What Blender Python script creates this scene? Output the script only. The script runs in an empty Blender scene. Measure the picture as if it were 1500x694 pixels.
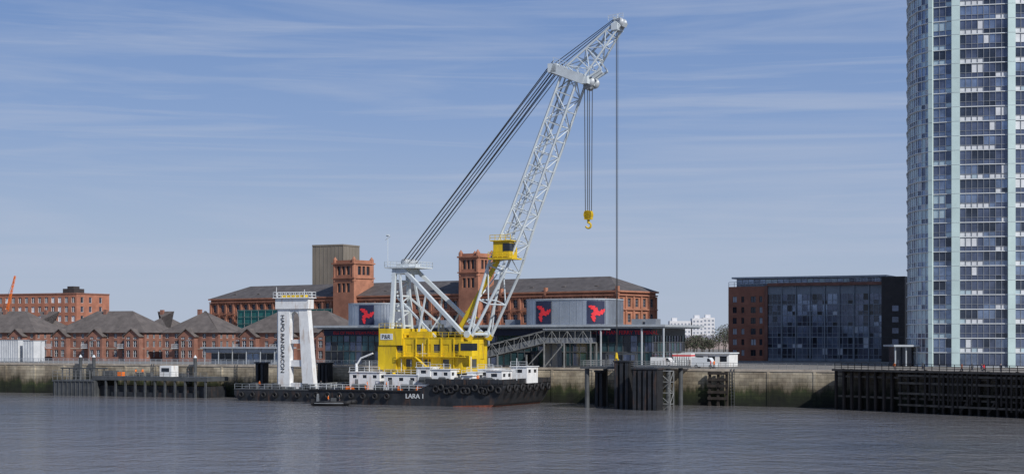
import bpy, math, random
from mathutils import Vector, Matrix
random.seed(7)
scene=bpy.context.scene
scene.view_settings.view_transform='Standard'
try: scene.view_settings.look='None'
except Exception: pass
scene.view_settings.exposure=0
F=2400.0; CH=13.0; HOR=495.0      # survey constants: focal length, eye height above water

class Frame:
    """site frame (origin, heading): a runs along, b runs inland"""
    def __init__(s,ox,oy,deg):
        s.ox,s.oy,s.ang=ox,oy,math.radians(deg)
        s.ux,s.uy=math.cos(s.ang),math.sin(s.ang); s.nx,s.ny=-s.uy,s.ux
    def at(s,px,b):
        k=(px-750)/F
        return (k*(s.oy+b*s.ny)-s.ox-b*s.nx)/(s.ux-k*s.uy)
    def d(s,a,b): return s.oy+a*s.uy+b*s.ny
    def z(s,py,a,b): return CH+(HOR-py)/F*s.d(a,b)
    def w(s,a,b,z): return Vector((s.ox+a*s.ux+b*s.nx, s.oy+a*s.uy+b*s.ny, z))
Q=Frame(62,305,-25.7)
W=Frame(0,0,0)
J=Frame(60.6,302,-54.7)
WH=Frame(25.8,400,-38)

# ------------------------------------------------------------ materials
MATS={}
def mat(name,col,rough=.6,var=.15,scale=.6,metal=0.0,streak=1.0,bump=0.0,ior=1.45,rust=None):
    if name in MATS: return MATS[name]
    m=bpy.data.materials.new(name); m.use_nodes=True
    nt=m.node_tree; b=nt.nodes['Principled BSDF']
    tc=nt.nodes.new('ShaderNodeTexCoord'); mp=nt.nodes.new('ShaderNodeMapping')
    mp.inputs['Scale'].default_value=(1,1,streak)
    nt.links.new(tc.outputs['Object'],mp.inputs[0])
    no=nt.nodes.new('ShaderNodeTexNoise'); no.inputs['Scale'].default_value=scale
    no.inputs['Detail'].default_value=6; no.inputs['Roughness'].default_value=.65
    nt.links.new(mp.outputs[0],no.inputs['Vector'])
    r=nt.nodes.new('ShaderNodeValToRGB')
    lo=[c*(1-var*1.6) for c in col]; hi=[min(1,c*(1+var*1.6)) for c in col]
    r.color_ramp.elements[0].position=.3; r.color_ramp.elements[1].position=.7
    r.color_ramp.elements[0].color=(*lo,1); r.color_ramp.elements[1].color=(*hi,1)
    nt.links.new(no.outputs['Fac'],r.inputs[0])
    out=r.outputs[0]
    if rust:
        n2=nt.nodes.new('ShaderNodeTexNoise'); n2.inputs['Scale'].default_value=.9; n2.inputs['Detail'].default_value=8
        mp2=nt.nodes.new('ShaderNodeMapping'); mp2.inputs['Scale'].default_value=(1.6,1.6,.35)
        nt.links.new(tc.outputs['Object'],mp2.inputs[0]); nt.links.new(mp2.outputs[0],n2.inputs['Vector'])
        r2=nt.nodes.new('ShaderNodeValToRGB'); r2.color_ramp.elements[0].position=.54; r2.color_ramp.elements[1].position=.7
        nt.links.new(n2.outputs['Fac'],r2.inputs[0])
        mx=nt.nodes.new('ShaderNodeMixRGB'); mx.inputs[2].default_value=(*rust,1)
        mu=nt.nodes.new('ShaderNodeMath'); mu.operation='MULTIPLY'; mu.inputs[1].default_value=.6
        nt.links.new(r2.outputs[0],mu.inputs[0]); nt.links.new(mu.outputs[0],mx.inputs[0])
        nt.links.new(out,mx.inputs[1]); out=mx.outputs[0]
    nt.links.new(out,b.inputs['Base Color'])
    b.inputs['Roughness'].default_value=rough; b.inputs['Metallic'].default_value=metal
    b.inputs['IOR'].default_value=ior
    if bump:
        bp=nt.nodes.new('ShaderNodeBump'); bp.inputs['Strength'].default_value=bump; bp.inputs['Distance'].default_value=.1
        nt.links.new(no.outputs['Fac'],bp.inputs['Height']); nt.links.new(bp.outputs[0],b.inputs['Normal'])
    MATS[name]=m; return m

def slate(name,col):
    m=mat(name,col,.75,.2,.5)
    nt=m.node_tree; b=nt.nodes['Principled BSDF']
    tc=nt.nodes.new('ShaderNodeTexCoord'); wv=nt.nodes.new('ShaderNodeTexWave')
    wv.bands_direction='Z'; wv.inputs['Scale'].default_value=1.3; wv.inputs['Distortion'].default_value=1.5
    nt.links.new(tc.outputs['Object'],wv.inputs[0])
    bp=nt.nodes.new('ShaderNodeBump'); bp.inputs['Distance'].default_value=.05; bp.inputs['Strength'].default_value=.6
    nt.links.new(wv.outputs['Fac'],bp.inputs['Height']); nt.links.new(bp.outputs[0],b.inputs['Normal'])
    return m

def wall_mat(name,dark=1.0):
    # object z=0 is 3 m below the water line
    m=bpy.data.materials.new(name); m.use_nodes=True
    nt=m.node_tree; b=nt.nodes['Principled BSDF']; N=nt.nodes.new; L=nt.links.new
    tc=N('ShaderNodeTexCoord'); sp=N('ShaderNodeSeparateXYZ'); L(tc.outputs['Object'],sp.inputs[0])
    cb=N('ShaderNodeCombineXYZ'); L(sp.outputs[0],cb.inputs[0]); L(sp.outputs[2],cb.inputs[1])
    br=N('ShaderNodeTexBrick'); L(cb.outputs[0],br.inputs['Vector'])
    br.inputs['Scale'].default_value=1; br.inputs['Brick Width'].default_value=1.9; br.inputs['Row Height'].default_value=.7
    br.inputs['Mortar Size'].default_value=.03; br.inputs['Color1'].default_value=(.55,.55,.55,1)
    br.inputs['Color2'].default_value=(1.15,1.12,1.05,1); br.inputs['Mortar'].default_value=(.45,.43,.4,1)
    mp=N('ShaderNodeMapping'); mp.inputs['Scale'].default_value=(.3,.3,.06); L(tc.outputs['Object'],mp.inputs[0])
    n1=N('ShaderNodeTexNoise'); n1.inputs['Scale'].default_value=1.6; n1.inputs['Detail'].default_value=8; n1.inputs['Roughness'].default_value=.75; L(mp.outputs[0],n1.inputs['Vector'])
    ma=N('ShaderNodeMath'); ma.operation='MULTIPLY_ADD'; ma.inputs[1].default_value=7; L(n1.outputs['Fac'],ma.inputs[0])
    L(sp.outputs[2],ma.inputs[2])
    mr=N('ShaderNodeMapRange'); mr.inputs['From Min'].default_value=6.2; mr.inputs['From Max'].default_value=13.2; L(ma.outputs[0],mr.inputs[0])
    r=N('ShaderNodeValToRGB'); L(mr.outputs[0],r.inputs[0]); e=r.color_ramp.elements
    e[0].position=0; e[0].color=(.012,.013,.009,1)
    e[1].position=.93; e[1].color=(.56,.49,.38,1)
    x=e.new(.24); x.color=(.018,.026,.010,1)
    x=e.new(.42); x.color=(.045,.058,.020,1)
    x=e.new(.50); x.color=(.13,.115,.07,1)
    x=e.new(.62); x.color=(.32,.28,.21,1)
    m1=N('ShaderNodeMixRGB'); m1.blend_type='MULTIPLY'; m1.inputs[0].default_value=.6
    L(r.outputs[0],m1.inputs[1]); L(br.outputs['Color'],m1.inputs[2])
    n2=N('ShaderNodeTexNoise'); n2.inputs['Scale'].default_value=.12; n2.inputs['Detail'].default_value=8; n2.inputs['Roughness'].default_value=.65; L(tc.outputs['Object'],n2.inputs['Vector'])
    r2=N('ShaderNodeValToRGB'); L(n2.outputs['Fac'],r2.inputs[0]); r2.color_ramp.elements[0].position=.4; r2.color_ramp.elements[1].position=.6
    r2.color_ramp.elements[0].color=(.5*dark,.47*dark,.44*dark,1); r2.color_ramp.elements[1].color=(1.1*dark,1.1*dark,1.08*dark,1)
    m2=N('ShaderNodeMixRGB'); m2.blend_type='MULTIPLY'; m2.inputs[0].default_value=1
    L(m1.outputs[0],m2.inputs[1]); L(r2.outputs[0],m2.inputs[2]); L(m2.outputs[0],b.inputs['Base Color'])
    b.inputs['Roughness'].default_value=.85
    bp=N('ShaderNodeBump'); bp.inputs['Distance'].default_value=.06; L(br.outputs['Fac'],bp.inputs['Height']); bp.invert=True; L(bp.outputs[0],b.inputs['Normal'])
    return m

G=dict(
 brick=mat('orange_brick',(.36,.16,.10),.85,.18,.35),
 brick2=mat('brown_brick',(.25,.12,.088),.85,.2,.5),
 brick3=mat('red_brick',(.36,.15,.095),.85,.15,.4),
 stone=mat('pale_stone',(.42,.36,.29),.8,.2,.5),
 slate=slate('slate',(.10,.09,.088)),
 slate2=slate('concrete_tile',(.125,.108,.10)),
 glass=mat('window_glass',(.035,.045,.07),.12,.3,.4,.25,ior=1.6),
 glassb=mat('bluish_glass',(.20,.25,.35),.12,.25,.3,.55,ior=1.6),
 glassm=mat('tower_glass',(.10,.12,.18),.12,.25,.3,.45,ior=1.6),
 glassd=mat('dark_glass',(.02,.025,.035),.1,.2,.4,.1),
 glassg=mat('green_glass',(.045,.095,.11),.12,.3,.3,.3),
 pale=mat('pale_glass',(.46,.57,.62),.2,.1,.3,.25),
 blind=mat('white_blind',(.60,.62,.65),.6,.1,.5),
 white=mat('white_paint',(.76,.77,.77),.45,.06,.8,rust=(.45,.33,.25)),
 cabin=mat('cabin_paint',(.58,.60,.62),.5,.08,.5),
 wframe=mat('white_frame',(.66,.69,.71),.5,.05),
 grey=mat('grey_steel',(.38,.41,.44),.45,.1,.7,.1),
 mgrey=mat('weathered_grey_steel',(.20,.205,.205),.6,.2,.7),
 lgrey=mat('crane_grey_paint',(.55,.60,.63),.45,.08,.5,.05),
 dgrey=mat('dark_steel',(.07,.075,.08),.6,.2),
 sframe=mat('curtain_wall_frame',(.22,.235,.26),.5,.1),
 hframe=mat('pale_mullions',(.26,.29,.32),.5,.1),
 black=mat('black_rubber',(.015,.015,.017),.7,.3,1.2),
 rope=mat('wire_rope',(.03,.03,.032),.6,.1),
 yellow=mat('yellow_paint',(.66,.455,.014),.5,.14,.35,rust=(.36,.23,.05),streak=.5),
 hull=mat('black_hull',(.022,.024,.028),.5,.35,.5,rust=(.1,.055,.035)),
 rust=mat('antifouling_red',(.20,.06,.035),.8,.35,1.5),
 concrete=mat('concrete',(.30,.28,.25),.85,.15,.4),
 tconc=mat('brown_concrete',(.20,.175,.145),.9,.12,.2,streak=.3),
 dbrown=mat('dark_cladding',(.05,.042,.04),.6,.15),
 timber=mat('wet_timber',(.035,.028,.024),.85,.4,.8,streak=.3),
 timber2=mat('dry_timber',(.10,.085,.07),.85,.3,.8),
 navy=mat('navy_panel',(.02,.025,.06),.5,.1),
 red=mat('red_paint',(.70,.03,.04),.5,.1),
 orange=mat('hi_vis_orange',(.8,.18,.02),.6,.1),
 teal=mat('teal_netting',(.03,.17,.155),.7,.25,.6),
 fin=mat('pale_green_fin',(.52,.65,.64),.5,.07,.2),
 clad=mat('grey_corrugated',(.27,.29,.32),.4,.1,.4,.4),
 drum=mat('silver_cladding',(.42,.45,.49),.32,.08,.4,.75),
 blue=mat('blue_paint',(.08,.14,.26),.5,.1),
 skin=mat('skin',(.5,.3,.22),.6,.05), hair=mat('hair',(.04,.03,.02),.8,.1),
 jeans=mat('dark_trousers',(.03,.035,.06),.8,.1),
)

# ------------------------------------------------------------ mesh builder
class M:
    def __init__(s): s.p={}
    def _g(s,part): return s.p.setdefault(part,([],[]))
    def face(s,part,pts):
        v,f=s._g(part); n=len(v); v.extend(Vector(p) for p in pts); f.append(tuple(range(n,n+len(pts))))
    def mesh(s,part,vs,fs):
        v,f=s._g(part); n=len(v); v.extend(Vector(p) for p in vs); f.extend(tuple(i+n for i in q) for q in fs)
    def box(s,part,x0,x1,y0,y1,z0,z1):
        vs=[(x,y,z) for z in(z0,z1) for y in(y0,y1) for x in(x0,x1)]
        s.mesh(part,vs,[(0,2,3,1),(4,5,7,6),(0,1,5,4),(2,6,7,3),(0,4,6,2),(1,3,7,5)])
    def beam(s,part,p,q,w,h=None):
        p,q=Vector(p),Vector(q); h=h or w; d=(q-p)
        if d.length<1e-6: return
        d.normalize(); up=Vector((0,0,1)) if abs(d.z)<.95 else Vector((0,1,0))
        sx=d.cross(up).normalized()*w/2; sy=sx.cross(d).normalized()*h/2
        vs=[p-sx-sy,p+sx-sy,p+sx+sy,p-sx+sy,q-sx-sy,q+sx-sy,q+sx+sy,q-sx+sy]
        s.mesh(part,vs,[(0,3,2,1),(4,5,6,7),(0,1,5,4),(1,2,6,5),(2,3,7,6),(3,0,4,7)])
    def tube(s,part,p,q,r,n=6,r2=None):
        p,q=Vector(p),Vector(q); r2=r if r2 is None else r2; d=(q-p)
        if d.length<1e-6: return
        d.normalize(); up=Vector((0,0,1)) if abs(d.z)<.95 else Vector((0,1,0))
        sx=d.cross(up).normalized(); sy=sx.cross(d).normalized(); vs=[];fs=[]
        for c,rr in((p,r),(q,r2)):
            for i in range(n):
                t=2*math.pi*i/n; vs.append(c+(sx*math.cos(t)+sy*math.sin(t))*rr)
        for i in range(n): fs.append((i,(i+1)%n,n+(i+1)%n,n+i))
        fs.append(tuple(range(n))[::-1]); fs.append(tuple(range(n,2*n)))
        s.mesh(part,vs,fs)
    def path(s,part,pts,r,n=6):
        for a,b in zip(pts,pts[1:]): s.tube(part,a,b,r,n)
    def prism(s,part,poly,z0,z1):
        n=len(poly); vs=[(x,y,z0) for x,y in poly]+[(x,y,z1) for x,y in poly]
        fs=[(i,(i+1)%n,n+(i+1)%n,n+i) for i in range(n)]+[tuple(range(n))[::-1],tuple(range(n,2*n))]
        s.mesh(part,vs,fs)
    def extr_y(s,part,poly,y0,y1):
        n=len(poly); vs=[(x,y0,z) for x,z in poly]+[(x,y1,z) for x,z in poly]
        fs=[(i,(i+1)%n,n+(i+1)%n,n+i) for i in range(n)]+[tuple(range(n))[::-1],tuple(range(n,2*n))]
        s.mesh(part,vs,fs)
    def torus(s,part,c,axis,R,r,n=12,k=6):
        c=Vector(c); ax=Vector(axis).normalized(); up=Vector((0,0,1)) if abs(ax.z)<.9 else Vector((1,0,0))
        e1=ax.cross(up).normalized(); e2=e1.cross(ax); vs=[];fs=[]
        for i in range(n):
            t=2*math.pi*i/n; d=e1*math.cos(t)+e2*math.sin(t)
            for j in range(k):
                u=2*math.pi*j/k; vs.append(c+d*(R+r*math.cos(u))+ax*r*math.sin(u))
        for i in range(n):
            for j in range(k): fs.append((i*k+j,((i+1)%n)*k+j,((i+1)%n)*k+(j+1)%k,i*k+(j+1)%k))
        s.mesh(part,vs,fs)
    def rail(s,part,pts,h=1.1,sp=2.0,r=.035,levels=(1.0,.5)):
        for a,b in zip(pts,pts[1:]):
            a,b=Vector(a),Vector(b); L=(b-a).length; n=max(1,int(L/sp))
            for i in range(n+1):
                p=a+(b-a)*i/n; s.beam(part,p,p+Vector((0,0,h)),r*2)
            for l in levels: s.beam(part,a+Vector((0,0,h*l)),b+Vector((0,0,h*l)),r*2)
    def hip(s,part,x0,x1,y0,y1,z0,z1,inset=None,o=.5):
        x0-=o;x1+=o;y0-=o;y1+=o; ym=(y0+y1)/2; ins=inset if inset is not None else (y1-y0)/2
        vs=[(x0,y0,z0),(x1,y0,z0),(x1,y1,z0),(x0,y1,z0),(x0+ins,ym,z1),(x1-ins,ym,z1)]
        s.mesh(part,vs,[(0,1,5,4),(1,2,5),(2,3,4,5),(3,0,4),(0,3,2,1)])
    def gable_y(s,part,wall,x0,x1,y0,y1,z0,z1,o=.4):
        xm=(x0+x1)/2
        s.face(wall,[(x0,y0,z0),(x1,y0,z0),(xm,y0,z1)])
        vs=[(x0-o,y0-o,z0-.25),(xm,y0-o,z1+.1),(x1+o,y0-o,z0-.25),(x0-o,y1,z0-.25),(xm,y1,z1+.1),(x1+o,y1,z0-.25)]
        t=.2
        vs2=[(a,b,c+t) for a,b,c in vs]
        s.mesh(part,vs+vs2,[(0,1,4,3),(1,2,5,4),(6,9,10,7),(7,10,11,8),(0,6,7,1),(1,7,8,2),(0,3,9,6),(2,8,11,5)])
    def facade(s,o,e,L,z0,z1,cols,rows,depth=.25,wall='walls',glass=None,frame=None,fw=.08,cross=(0,0)):
        ox,oy=o; ex,ey=e; nx,ny=ey,-ex
        def P(u,z,dd=0): return (ox+ex*u-nx*dd, oy+ey*u-ny*dd, z)
        us=sorted(set([0,L]+[c for k in cols for c in k])); zs=sorted(set([z0,z1]+[c for k in rows for c in k]))
        cs=set(k for k in [(round(a,4),round(b,4)) for a,b in cols]); rs=set((round(a,4),round(b,4)) for a,b in rows)
        for i,(ua,ub) in enumerate(zip(us,us[1:])):
            for j,(za,zb) in enumerate(zip(zs,zs[1:])):
                if (round(ua,4),round(ub,4)) in cs and (round(za,4),round(zb,4)) in rs:
                    g=glass(i,j) if glass else random.choice(['windows','windows','windows_dark'])
                    if g is None:
                        s.face(wall,[P(ua,za),P(ub,za),P(ub,zb),P(ua,zb)]); continue
                    dd=depth
                    s.face(g,[P(ua,za,dd),P(ub,za,dd),P(ub,zb,dd),P(ua,zb,dd)])
                    s.face(wall,[P(ua,za),P(ua,za,dd),P(ua,zb,dd),P(ua,zb)])
                    s.face(wall,[P(ub,za),P(ub,za,dd),P(ub,zb,dd),P(ub,zb)])
                    s.face(wall,[P(ua,za),P(ub,za),P(ub,za,dd),P(ua,za,dd)])
                    s.face(wall,[P(ua,zb),P(ub,zb),P(ub,zb,dd),P(ua,zb,dd)])
                    if frame:
                        q=dd-.05; segs=[((ua,za),(ua,zb)),((ub,za),(ub,zb)),((ua,za),(ub,za)),((ua,zb),(ub,zb))]
                        for c in range(1,cross[0]+1):
                            uu=ua+(ub-ua)*c/(cross[0]+1); segs.append(((uu,za),(uu,zb)))
                        for c in range(1,cross[1]+1):
                            zz=za+(zb-za)*c/(cross[1]+1); segs.append(((ua,zz),(ub,zz)))
                        for (u1,w1),(u2,w2) in segs:
                            s.beam(frame,P(u1,w1,q),P(u2,w2,q),fw)
                else:
                    s.face(wall,[P(ua,za),P(ub,za),P(ub,zb),P(ua,zb)])
    def lattice(s,part,st,rc,rb,ring=True):
        for k,(A,B) in enumerate(zip(st,st[1:])):
            for i in range(4):
                s.tube(part,A[i],B[i],rc,6)
                j=(i+1)%4
                if ring: s.tube(part,A[i],A[j],rb,5)
                if (k+i)%2==0: s.tube(part,A[i],B[j],rb,5)
                else: s.tube(part,A[j],B[i],rb,5)
        for i in range(4): s.tube(part,st[-1][i],st[-1][(i+1)%4],rb,5)
    def text(s,part,txt,pos,size,mtx=None,ext=.03,align='LEFT'):
        cu=bpy.data.curves.new('t','FONT'); cu.body=txt; cu.size=size; cu.extrude=ext; cu.align_x=align
        ob=bpy.data.objects.new('t',cu); scene.collection.objects.link(ob)
        dg=bpy.context.evaluated_depsgraph_get(); me=ob.evaluated_get(dg).to_mesh()
        T=(mtx or Matrix.Rotation(math.pi/2,4,'X')); T=Matrix.Translation(pos)@T
        s.mesh(part,[T@v.co for v in me.vertices],[tuple(p.vertices) for p in me.polygons])
        ob.evaluated_get(dg).to_mesh_clear(); bpy.data.objects.remove(ob); bpy.data.curves.remove(cu)
    def finish(s,name,fr,mats,smooth=()):
        allv=[v for vs,_ in s.p.values() for v in vs]
        c=Vector(((min(v.x for v in allv)+max(v.x for v in allv))/2,(min(v.y for v in allv)+max(v.y for v in allv))/2,min(v.z for v in allv)))
        wpos=fr.w(c.x,c.y,c.z)
        multi=len(s.p)>1
        root=None
        if multi:
            root=bpy.data.objects.new(name,None); root.empty_display_size=1; scene.collection.objects.link(root)
            root.location=wpos; root.rotation_euler=(0,0,fr.ang)
        for part,(vs,fs) in s.p.items():
            me=bpy.data.meshes.new(part); me.from_pydata([v-c for v in vs],[],fs); me.update()
            me.materials.append(G[mats.get(part,part)] if isinstance(mats.get(part,part),str) else mats[part])
            if part in smooth:
                for p in me.polygons: p.use_smooth=True
            ob=bpy.data.objects.new(part if multi else name,me); scene.collection.objects.link(ob)
            if multi: ob.parent=root
            else: ob.location=wpos; ob.rotation_euler=(0,0,fr.ang)
            last=ob
        return root or last

GZ=7.0
# ------------------------------------------------------------ water and ground
m=M(); m.face('water',[(-5000,-600,0),(5000,-600,0),(5000,7000,0),(-5000,7000,0)])
wm=bpy.data.materials.new('river_water'); wm.use_nodes=True; nt=wm.node_tree; b=nt.nodes['Principled BSDF']
tc=nt.nodes.new('ShaderNodeTexCoord')
def wn(scale,sx,sy,detail,rough=.6,rot=.25):
    mp=nt.nodes.new('ShaderNodeMapping'); mp.inputs['Scale'].default_value=(sx,sy,1); nt.links.new(tc.outputs['Object'],mp.inputs[0])
    mp.inputs['Rotation'].default_value=(0,0,rot)
    n=nt.nodes.new('ShaderNodeTexNoise'); n.inputs['Scale'].default_value=scale; n.inputs['Detail'].default_value=detail; n.inputs['Roughness'].default_value=rough
    nt.links.new(mp.outputs[0],n.inputs['Vector']); return n
n1=wn(1.1,.8,1.0,3); n2=wn(.42,.8,.62,4,.65,.12); n4=wn(.10,.6,.9,2,.5,-.3); n3=wn(.012,.5,2.0,4)
prev=None
for n_,dist in ((n4,.6),(n2,.62),(n1,.2)):
    bp=nt.nodes.new('ShaderNodeBump'); bp.inputs['Strength'].default_value=1; bp.inputs['Distance'].default_value=dist
    nt.links.new(n_.outputs['Fac'],bp.inputs['Height'])
    if prev: nt.links.new(prev.outputs[0],bp.inputs['Normal'])
    prev=bp
nt.links.new(prev.outputs[0],b.inputs['Normal'])
r=nt.nodes.new('ShaderNodeValToRGB'); r.color_ramp.elements[0].position=.35; r.color_ramp.elements[1].position=.65
r.color_ramp.elements[0].color=(.125,.130,.145,1); r.color_ramp.elements[1].color=(.175,.165,.165,1)
nt.links.new(n3.outputs['Fac'],r.inputs[0]); nt.links.new(r.outputs[0],b.inputs['Base Color'])
b.inputs['Roughness'].default_value=.08; b.inputs['IOR'].default_value=1.36
m.finish('river_water',W,{'water':wm})

def qw(a,b): v=Q.w(a,b,0); return (v.x,v.y)
def jw(a,b): v=J.w(a,b,0); return (v.x,v.y)
m=M()
poly=[qw(-700,1.2),qw(-1,1.2),jw(0,1.5),jw(90,1.5),(3500,100),(3500,7000),(-4500,7000),(-4500,900)]
m.face('ground',[(x,y,GZ-.02) for x,y in poly])
m.finish('ground',W,{'ground':mat('paving',(.20,.185,.165),.9,.15,.15)})

wmat=wall_mat('weathered_stone')
m=M(); m.box('stone',-700,-.3,0,1.5,-3,GZ-.35); m.box('coping',-700,-.3,-.12,1.7,GZ-.35,GZ+.05)
for a in range(-690,0,9): m.box('stone',a,a+.5,-.1,0.05,-3,GZ-.36)
for a in range(-160,-4,23): 
    for i in range(11): m.beam('wall_ladders',(a,-.22,.2+i*.6),(a+.6,-.22,.2+i*.6),.07)
    for x in (0,.6): m.beam('wall_ladders',(a+x,-.22,-1),(a+x,-.22,7.2),.08)
o=m.finish('quay_wall',Q,{'stone':wmat,'coping':'stone','wall_ladders':'dgrey'})
wmat2=wall_mat('dark_river_wall',.5)
m=M(); m.box('stone',-1,90,.2,1.8,-3,GZ-.4); m.box('coping',-1,90,.1,2,GZ-.4,GZ+.02)
m.finish('river_wall',J,{'stone':wmat2,'coping':'timber2'})

m=M()
m.rail('rail',[(-330,1.0,GZ+.05),(-92,1.0,GZ+.05)],1.15,1.5,.04,(1,.75,.5,.25))
m.finish('promenade_railing',Q,{'rail':'grey'})
m=M(); m.rail('rail',[(-40,1.0,GZ+.05),(-1,1.0,GZ+.05)],1.15,1.5,.035,(1,.66,.33))
m.finish('promenade_railing',Q,{'rail':'mgrey'})

# ------------------------------------------------------------ timber jetty
m=M()
for i in range(0,46):
    a=1+i*1.9; h=random.uniform(-.2,.5)
    m.beam('piles',(a,-2.2,-3),(a+random.uniform(-.1,.1),-2.2,GZ+.4+h*.4),.42)
    if i%2==0: m.beam('piles',(a+.5,-.4,-3),(a+.5,-.4,GZ),.4)
    if i>14 and i%3==0: m.beam('braces',(a,-2.45,.4),(a+4,-2.45,5.5),.28)
for z in (1.2,3.2,5.0,6.3):
    m.box('walers',16,88,-2.65,-2.42,z,z+.36)
for z in (2.3,5.9): m.box('walers',1,88,-1.98,-1.75,z,z+.35)
m.box('deck',.5,88,-2.9,.2,GZ+.03,GZ+.4)
for i in range(20,86,1):
    if random.random()<.75: m.box('fender_planks',i,i+.32,-2.78,-2.66,random.uniform(.5,2.5),GZ+.0)
m.rail('railing',[(1,-2.6,GZ+.4),(88,-2.6,GZ+.4)],1.1,1.6,.045,(1,.66,.33))
m.finish('timber_jetty',J,{'piles':'timber','braces':'timber','walers':'timber2','deck':'timber2','fender_planks':'timber','railing':'timber'})

m=M()
a0,a1=Q.at(1039,-1),Q.at(1064,-1)
for a in (a0,(a0+a1)/2,a1): m.beam('posts',(a,-.7,-2),(a,-.7,6.6),.45)
for z in (1.2,2.4,3.6,4.8,6.0): m.box('rungs',a0-.3,a1+.3,-1.15,-.9,z,z+.5)
m.finish('timber_fender',Q,{'posts':'timber','rungs':'timber'})

# ------------------------------------------------------------ fender dolphins & linkspan platform
def dolphin(px0,px1,b,top,zt=7.6,w=3):
    m=M(); a0,a1=Q.at(px0,b),Q.at(px1,b); n=max(2,int((a1-a0)/.9))
    for i in range(n):
        a=a0+(a1-a0)*(i+.5)/n; m.box('sheet_piles',a-.42,a+.42,b,b+w,-3,zt-.3)
        m.box('rubber_face',a-.28,a+.28,b-.25,b-.01,-1,zt-.5)
    m.box('cap',a0-.1,a1+.1,b-.15,b+w+.1,zt-.29,zt)
    m.finish(top,Q,{'sheet_piles':'black','rubber_face':'hull','cap':'hull'})
dolphin(899,922,-21,'fender_dolphin',8.9,2.4)
dolphin(926,963,-25,'fender_dolphin',7.6,3)
dolphin(871,884,-12,'fender_dolphin',6.8,1.4)
dolphin(373,388,-5,'fender_dolphin',7.8,1.8)
dolphin(465,481,-4,'fender_dolphin',7.8,1.8)
m=M()
a0,a1=Q.at(868,-14),Q.at(975,-14)
m.box('deck',a0,a1,-20,-.3,7.3,7.7)
m.rail('railing',[(a0,-.3,7.7),(a0,-20,7.7),(a1,-20,7.7),(a1,-.3,7.7)],1.1,1.6,.04,(1,.66,.33))
for a in (a0+1,(a0+a1)/2,a1-1):
    for bb in (-19,-10,-3): m.tube('piles',(a,bb,-3),(a,bb,7.3),.45,10)
for a in (a0+2,a0+8): m.beam('frames',(a,-12,7.7),(a,-12,10),.3)
m.beam('frames',(a0+2,-12,10),(a0+8,-12,10),.3)
m.finish('linkspan_platform',Q,{'deck':'dgrey','railing':'mgrey','piles':'dgrey','frames':'dgrey'})
m=M(); a0,a1=Q.at(966,-20),Q.at(984,-20)
st=[[ (a0,-21,z),(a1,-21,z),(a1,-19,z),(a0,-19,z)] for z in (-1,1,3,5,7)]
m.lattice('frame',st,.1,.07); 
for z in (1,3,5,7): m.box('landings',a0,a1,-21,-19,z,z+.08)
m.finish('access_ladder',Q,{'frame':'mgrey','landings':'mgrey'})

# ------------------------------------------------------------ crane barge
BN,BF=-25.0,-3.2; A0=Q.at(452,BN); A1=Q.at(735,BN); AM=Q.at(630,BN)
m=M()
prof=[(A0+2.5,-1),(A0,.8),(A0,2.9),(AM-3,2.9),(AM,4.2),(A1,4.5),(A1+.3,3.6),(A1-1.5,.6),(A1-3.5,-1)]
m.extr_y('hull',prof,BN,BF)
m.extr_y('boot_topping',[(AM+5,-1),(AM+5,.1),(A1-1.95,.42),(A1-1.72,.43),(A1-3.45,-1)],BN-.02,BF+.02)
m.box('bulwark',AM-1,A1+.3,BN,BN+.15,4.2,5.2); m.box('bulwark',A1+.15,A1+.32,BN,BF,4.3,5.25); m.box('bulwark',AM-1,A1+.3,BF-.15,BF,4.2,5.2)
m.box('rubbing_strake',A0,AM-2,BN-.25,BN-.01,2.65,2.9); m.box('rubbing_strake',AM,A1,BN-.2,BN-.01,3.95,4.2)
for i in range(12):
    a=AM+1+i*(A1-AM-2)/11+random.uniform(-.4,.4); m.torus('tyres',(a,BN-.28,3.2+.4*math.sin(i*2)),(0,1,0),.55,.24)
    m.tube('tyre_chains',(a,BN-.1,3.9),(a,BN-.1,5.1),.03,4)
for i in range(9):
    a=A0+2+i*(AM-A0-6)/8
    if a<Q.at(583,BN): m.torus('tyres',(a,BN-.45,1.7),(0,1,0),.5,.22)
for i in range(7): m.torus('tyres',(A1+.5,BN+2+i*3,3.5),(1,0,0),.6,.25)
m.text('name_letters','LARA 1',(Q.at(594,BN),BN-.06,1.4),1.3)
m.rail('railings',[(A0+.3,BN+.2,2.9),(AM-1,BN+.2,2.9)],1.0,1.8,.035)
m.rail('railings',[(A0+.3,BN+.2,2.9),(A0+.3,BF-.3,2.9)],1.0,1.8,.035)
def dk(p0,p1,b0,b1,z0,py1,win=True,part='deckhouses'):
    a0,a1=Q.at(p0,b0),Q.at(p1,b0); z1=Q.z(py1,(a0+a1)/2,b0)
    L=a1-a0; n=max(1,int(L/1.9)); cols=[(L*(i+.3)/n,L*(i+.7)/n) for i in range(n)]
    zz=z1-1.15
    m.facade((a0,b0),(1,0),L,z0,z1,cols if win else [],[(zz,z1-.5)],.1,part,lambda i,j:'windows')
    w=b1-b0; nn=max(1,int(w/2)); 
    m.facade((a1,b0),(0,1),w,z0,z1,[(w*(i+.25)/nn,w*(i+.75)/nn) for i in range(nn)] if win else [],[(zz,z1-.5)],.1,part,lambda i,j:'windows')
    m.face(part,[(a0,b0,z0),(a0,b1,z0),(a0,b1,z1),(a0,b0,z1)]); m.face(part,[(a0,b1,z0),(a1,b1,z0),(a1,b1,z1),(a0,b1,z1)])
    m.box('deckhouse_roofs',a0-.2,a1+.2,b0-.2,b1+.2,z1,z1+.12)
    m.rail('railings',[(a0,b0,z1+.12),(a1,b0,z1+.12)],.9,1.4,.03)
    return a0,a1,z1
dk(512,556,-22,-17,2.9,545); dk(563,612,-23.4,-19,2.9,549); a0,a1,z1=dk(610,630,-23.4,-19,2.9,538)
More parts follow.
